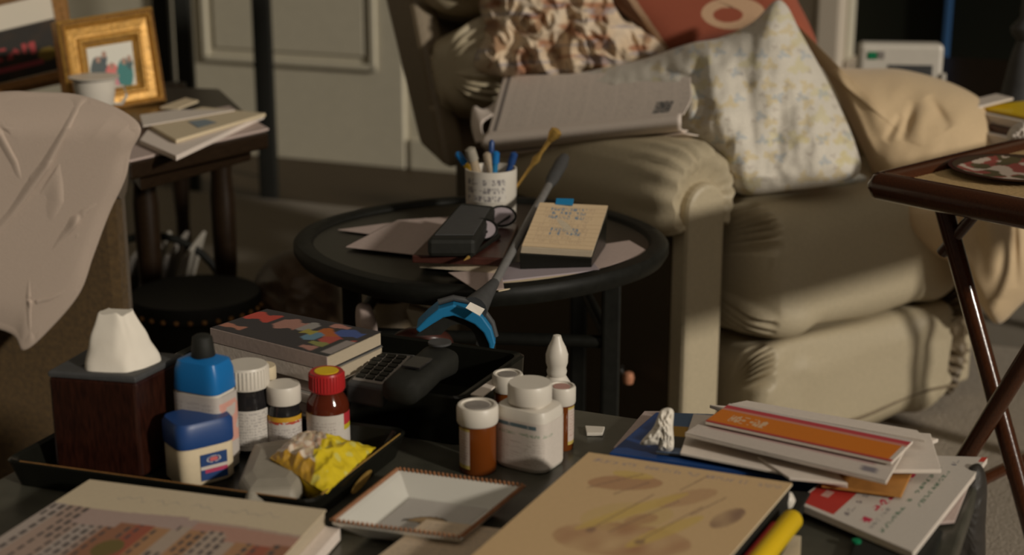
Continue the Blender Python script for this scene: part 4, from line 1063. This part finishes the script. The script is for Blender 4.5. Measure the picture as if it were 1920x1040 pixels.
# white envelopes and letters
mail = [('white_envelope', [(1330, 758), (1480, 768), (1760, 822), (1660, 862)], .494, .004, 'paper', 'white envelope at the back of the mail pile'),
        ('letter', [(1300, 775), (1500, 790), (1590, 910), (1275, 848)], .494, .003, 'paper', 'white letter with frayed edge on the brochure'),
        ('white_envelope', [(1560, 800), (1745, 812), (1765, 880), (1590, 880)], .4985, .004, 'paper', 'white envelope at the right end below the orange mailer'),
        ('letter', [(1420, 855), (1560, 880), (1590, 905), (1480, 895)], .4965, .003, 'paper', 'folded white letter poking out in front of pile')]
for nm, q, z, th, m_, lb in mail: slab(nm, pz(q, z), th, M[m_], label=lb, cat='envelope' if 'env' in nm else 'letter', bevel=.0008)
om = pz([(1358, 752), (1712, 818), (1640, 905), (1290, 812)], .508)
om = pz([(1350, 770), (1700, 836), (1662, 902), (1284, 812)], .508)
orr = slab('pink_edged_letter', om, .0035, M['paper'], label='white letter with pink printed edge just under the orange mailer', cat='letter', bevel=.0006)
def pk(u, v):
    if .15 < v < .7 and .05 < u < .92: return (.30, .24, .23) if v < .6 else (.45, .30, .28)
    if .86 < u < .95 and .75 < v < .9: return (.2, .18, .2)
    return (.56, .49, .43)
printed('letter_print', om, pk, orr, 40, 30)
oq = pz([(1368, 757), (1712, 826), (1672, 866), (1322, 790)], .5135)
ob = slab('orange_mailer', oq, .003, M['paper'], label='orange and red striped mailer on top of the mail pile', cat='mailer', bevel=.0006)
def orp(u, v):
    if v < .10: return (.56, .50, .45)
    if v < .24: return (.46, .05, .06)
    if v < .32: return (.52, .22, .16)
    if v > .93: return (.42, .05, .04)
    if .09 < u < .30 and .42 < v < .84 and glyph((u-.09)/.21*6, (v-.42)/.42, 3): return (.60, .40, .24)
    if u > .975: return (.55, .48, .42)
    return (.58, .165, .012)
printed('mailer_print', oq, orp, ob, 200, 60)
wl2 = slab('white_strip_letter', pz([(1400, 750), (1720, 806), (1735, 824), (1366, 757)], .5105), .003, M['paper'], label='long white letter showing behind the orange mailer', cat='letter', bevel=.0006)
# tan envelope & flyer
fq2 = pz([(1545, 905), (1715, 820), (1852, 858), (1712, 1036)], .483)
Fl = [atz(1612, 850, .483), atz(1852, 858, .483), atz(1712, 1036, .483), atz(1490, 942, .483)]
fy = slab('health_flyer', Fl, .006, M['paper'], label='white flyer with red box and red and green headlines over the table edge', cat='flyer', bevel=.0006)
def fly(u, v):
    # u left->right along far edge, v towards viewer; lettering runs along the v direction
    if u < .32 and v > .62: 
        if .10 < u < .17 and .70 < v < .8: return (.5, .3, .25)
        return (.44, .035, .025) if .015 < u and v < .965 else (.56, .51, .45)
    def line(u0, u1, v0, v1, n_, ink, seed):
        if u0 < u < u1 and v0 < v < v1:
            s = (v1-v)/(v1-v0)*n_
            if glyph(s, (u-u0)/(u1-u0), seed): return ink
    for L__ in ((.36, .42, .62, .92, 7, (.20, .17, .17), 2), (.36, .42, .38, .56, 4, (.20, .17, .17), 9), (.50, .60, .10, .92, 11, (.48, .03, .07), 5), (.60, .64, .7, .95, 6, (.3, .28, .26), 3), (.68, .73, .14, .95, 16, (.13, .20, .14), 7), (.77, .82, .18, .62, 9, (.13, .20, .14), 8), (.76, .82, .02, .12, 4, (.1, .1, .14), 2)):
        r = line(*L__)
        if r: return r
    if u > .95 and v < .06: return (.5, .05, .03)
    return (.56, .51, .45)
printed('flyer_print', Fl, fly, fy, 200, 200)
slab('brown_envelope', pz([(1560, 862), (1712, 880), (1690, 928), (1540, 908)], .489), .003, mat('kraft_orange', (.44, .20, .045), .7, .1, 90, .1), label='orange brown envelope between the flyer and the orange mailer', cat='envelope', bevel=.0006)
# second sheet under flyer
slab('white_leaflet', pz([(1700, 905), (1835, 862), (1790, 975), (1740, 980)], .476), .003, M['pinkpaper'], label='pale leaflet peeping out under the right edge of flyer', cat='leaflet')
# black device with green mark
dv = thing('black_remote', 'black remote with a green mark under the flyer, bottom right', 'remote control', atz(1650, 1030, CZ))
dq = pz([(1612, 985), (1770, 990), (1720, 1130), (1560, 1110)], .4765)
slab('body', dq, .006, M['blackm'], dv, bevel=.003)
obj('green_button', MB().lathe([(.004, 0), (.004, .002), (.001, .0025)], atz(1606, 1016, .4767), 14), M['green'], dv, smooth=True)
# small loose white knob by the marker
obj('white_knob', MB().lathe([(.001, 0), (.006, .002), (.008, .008), (.005, .014), (.001, .016)], atz(1474, 952, .487), 16), M['white'], None, smooth=True, label='tiny white knob between drawing book and flyer', cat='knob')

# plastic bag at the table corner
blob('dark_plastic_bag', [(1795, 900), (1832, 868), (1850, 900), (1848, 980), (1840, 1080), (1770, 1080), (1775, 980)], (1812, 990), lambda x, y: 1.36, .02, mat('dark_film', (.035, .03, .025), .5, .3, 60, .2), disp=crump(9, .0015, .05, .03), back=.02, seg=120, rings=30,
     label='crinkled dark plastic bag hanging at the coffee table corner', cat='bag')

# ================================================================ TRAY TABLE on the right
TC = V((.492, 2.02, 0)); w1 = V((.74, .67, 0)).normalized(); w2 = V((.67, -.74, 0)).normalized(); TZ2 = .62
tt = thing('cane_tray_table', 'folding wooden tray table with woven cane top at the right edge', 'tray table', TC+w1*.25+w2*.2)
W1, W2 = .72, .43
def tp(a, b, z): return TC+w1*a+w2*b+Z*z
FRW = .019
cor = [tp(0, 0, TZ2-.012), tp(W1, 0, TZ2-.012), tp(W1, W2, TZ2-.012), tp(0, W2, TZ2-.012)]
for k in range(4):
    a, b = cor[k], cor[(k+1) % 4]
    obj('frame_rail', MB().tube([a, b], FRW, 14), M['cherry'], tt, smooth=True)
    obj('frame_corner', MB().lathe([(.001, -.0168), (.010, -.0145), (.0168, -.002), (.0168, .002), (.010, .0145), (.001, .0168)], a, 16), M['cherry'], tt, smooth=True)
obj('cane_base', MB().prism([tp(.01, .01, TZ2-.008), tp(W1-.01, .01, TZ2-.008), tp(W1-.01, W2-.01, TZ2-.008), tp(.01, W2-.01, TZ2-.008)], (0, 0, -.004)), mat('cane_shadow', (.10, .055, .02), .8), tt)
cn = MB()
nst = 84
for i in range(nst):
    a = .012+(W1-.024)*i/nst; cn.box(tp(a, W2/2, TZ2-.0065), .0050, W2-.024, .0022, w1, w2)
obj('cane_weave', cn, M['cane'], tt, kind='stuff')
for a in (.05, W1-.05):
    obj('leg', MB().tube([tp(a, .06, TZ2-.02), tp(a, .31, .0)], .0125, 12), M['cherry'], tt, smooth=True)
    obj('leg', MB().tube([tp(a-.035, .31, TZ2-.02), tp(a-.035, .03, .0)], .0125, 12), M['cherry'], tt, smooth=True)
for (b, z) in ((.135, .20),):
    obj('stretcher', MB().tube([tp(.05, b, z), tp(W1-.03, b, z)], .009, 10), M['cherry'], tt, smooth=True)
obj('brace', MB().tube([tp(.05, .07, TZ2-.10), tp(.05, .12, TZ2-.03)], .008, 10), M['cherry'], tt, smooth=True)
# plate / floral napkin
pcn = atz(1905, 320, TZ2); pcn.z = TZ2-.004
pl = thing('floral_plate', 'dark plate with cream and red flowers on the cane tray table', 'plate', pcn)
obj('plate_body', MB().lathe([(.05, .0), (.060, .001), (.088, .008), (.090, .0095), (.086, .0095), (.058, .003), (.001, .003)], pcn, 44), M['redbr'], pl, smooth=True)
def plc(u, v):
    x, y = u-.5, v-.5
    n_ = nz(u*6+3, v*6, 3)
    if math.hypot(x, y) > .47: return (.05, .03, .015)
    if n_ > .12: return (.50, .40, .32)
    if nz(u*5, v*5, 9) > -.05: return (.26, .06, .045)
    return (.09, .07, .03)
def plg(u, v):
    x, y = (u-.5)*2, (v-.5)*2
    xx = x*math.sqrt(1-y*y/2); yy = y*math.sqrt(1-x*x/2)
    rr_ = math.hypot(xx, yy)
    return pcn+V((xx*.084, yy*.084, .0036+.006*max(0, rr_-.66)/.34))
obj('plate_painting', MB().grid(plg, 60, 60, lambda u, v: plc(u, v)), M['vc'], part(pl, 'plate_body'))

# ================================================================ RIGHT BACKGROUND: side table, device, lamp, books
RBZ = .53
sb = thing('dark_side_table', 'dark side table behind the quilt carrying books and a lamp', 'table', (1.15, 3.25, 0))
c0 = V((1.36, 3.30, 0))
obj('table_top', MB().box(c0+Z*(RBZ-.012), 1.0, .75, .024, U, VV), M['darkwood'], sb, bevel=.003)
for a in (-.46, .46):
    for b in (-.33, .33): obj('leg', MB().box(c0+U*a+VV*b+Z*(RBZ-.024)/2, .035, .035, RBZ-.024), M['darkwood'], sb, bevel=.003)
dvx = [aty(1612, 88, 3.42), aty(1772, 78, 3.40), aty(1776, 200, 3.34), aty(1612, 200, 3.36)]
du = thing('white_weather_radio', 'white plastic box device with green square and dark window, behind the quilt', 'device', V((((dvx[0]+dvx[1])/2).x, 3.42, RBZ)))
dz0 = RBZ
TLx, TRx = dvx[0], dvx[1]
dxv = (TRx-TLx); dxv.z = 0; wdv = dxv.length; dxv.normalize(); dnv = V((dxv.y, -dxv.x, 0))
topz = (TLx.z+TRx.z)/2; ctrd = (TLx+TRx)/2; ctrd.z = (topz+dz0)/2
obj('case', MB().box(ctrd-dnv*.03, wdv, .06, topz-dz0, dxv, dnv), M['white'], du, bevel=.010)
def dp(a, zz, o=.0015): p = ctrd+dxv*a+dnv*o; p.z = zz; return p
def drect(nm, x0, x1, y0, y1, m_, th=.003):
    p0 = (x0-1612)/160*wdv-wdv/2; p1 = (x1-1612)/160*wdv-wdv/2; k = wdv/160
    z1 = topz-(y0-82)*k*1.01; z0_ = topz-(y1-82)*k*1.01
    obj(nm, MB().box(dp((p0+p1)/2, (z0_+z1)/2, .001), p1-p0, th, z1-z0_, dxv, dnv), m_, du, bevel=.0008)
drect('green_badge', 1628, 1645, 97, 111, M['green'])
drect('grey_badge', 1647, 1660, 96, 110, M['greym'])
drect('dark_window', 1668, 1752, 121, 190, M['dgrey'])
drect('side_latch', 1770, 1778, 136, 150, M['white'], .012)
# lamp base
lb_ = aty(1912, 195, 3.0); lb_.z = RBZ
lm = thing('table_lamp', 'dark turned lamp base standing at the right edge', 'lamp', lb_)
obj('lamp_base', MB().lathe([(.050, 0), (.052, .01), (.040, .03), (.034, .06), (.024, .12), (.016, .145), (.028, .16), (.030, .17), (.014, .19), (.012, .28), (.020, .33), (.01, .36)], lb_, 28), M['dgrey'], lm, smooth=True)
obj('lamp_stem', MB().lathe([(.006, .35), (.006, .46)], lb_, 12), M['goldd'], lm, smooth=True)
# books and papers at right
bl = [([(1840, 236), (1925, 215), (1990, 270), (1900, 300)], .560, .022, 'paper', 'thick white book', 'white book at bottom of the pile behind cane tray table'),
      ([(1850, 226), (1930, 208), (1990, 250), (1895, 262)], .572, .010, 'redbr', 'x', 'maroon edged book in the middle of that right hand pile'),
      ([(1845, 218), (1925, 200), (1990, 240), (1890, 250)], .590, .015, 'paper', 'x', 'pale book just under the yellow folder at right'),
      ([(1848, 212), (1925, 200), (1990, 225), (1882, 220)], .596, .005, 'yellow', 'x', 'bright yellow folder on the right hand pile')]
zb = RBZ+.001
for i, (q, z_, th, m_, _, lb) in enumerate(bl):
    cen = aty(1925, 240, 2.72); wv = .30-.02*i
    p = V((cen.x+.01*i, cen.y+.02, zb+th/2))
    obj(['white_book', 'maroon_book', 'pale_book', 'yellow_folder'][i], MB().box(p, wv*.62, wv*.72, th, V((.88, .47, 0)), V((-.47, .88, 0))), M[m_], None, bevel=.001, label=lb, cat='folder' if i == 3 else 'book', group='books piled on dark side table')
    zb += th+.0006
    if i == 2: zb += .001
pr = aty(1850, 192, 2.72)
obj('white_pamphlet', MB().box(V((pr.x+.01, 2.78, zb+.006)), .10, .05, .005, V((.92, .35, .15)), V((-.35, .92, 0)), V((0, 0, 1))), M['paper'], None, bevel=.001, label='small white pamphlet with red edge tilted on the yellow folder', cat='pamphlet')
# white bowl/cloth near tray table corner
blob('white_napkin', [(1888, 262), (1900, 235), (1940, 225), (1970, 250), (1960, 290), (1915, 280)], (1925, 258), lambda x, y: 2.34, .03, M['paper'], back=.03, seg=80, rings=18, disp=crump(4, .008, .05, .05), label='rumpled white napkin at the far side of cane tray table', cat='napkin')
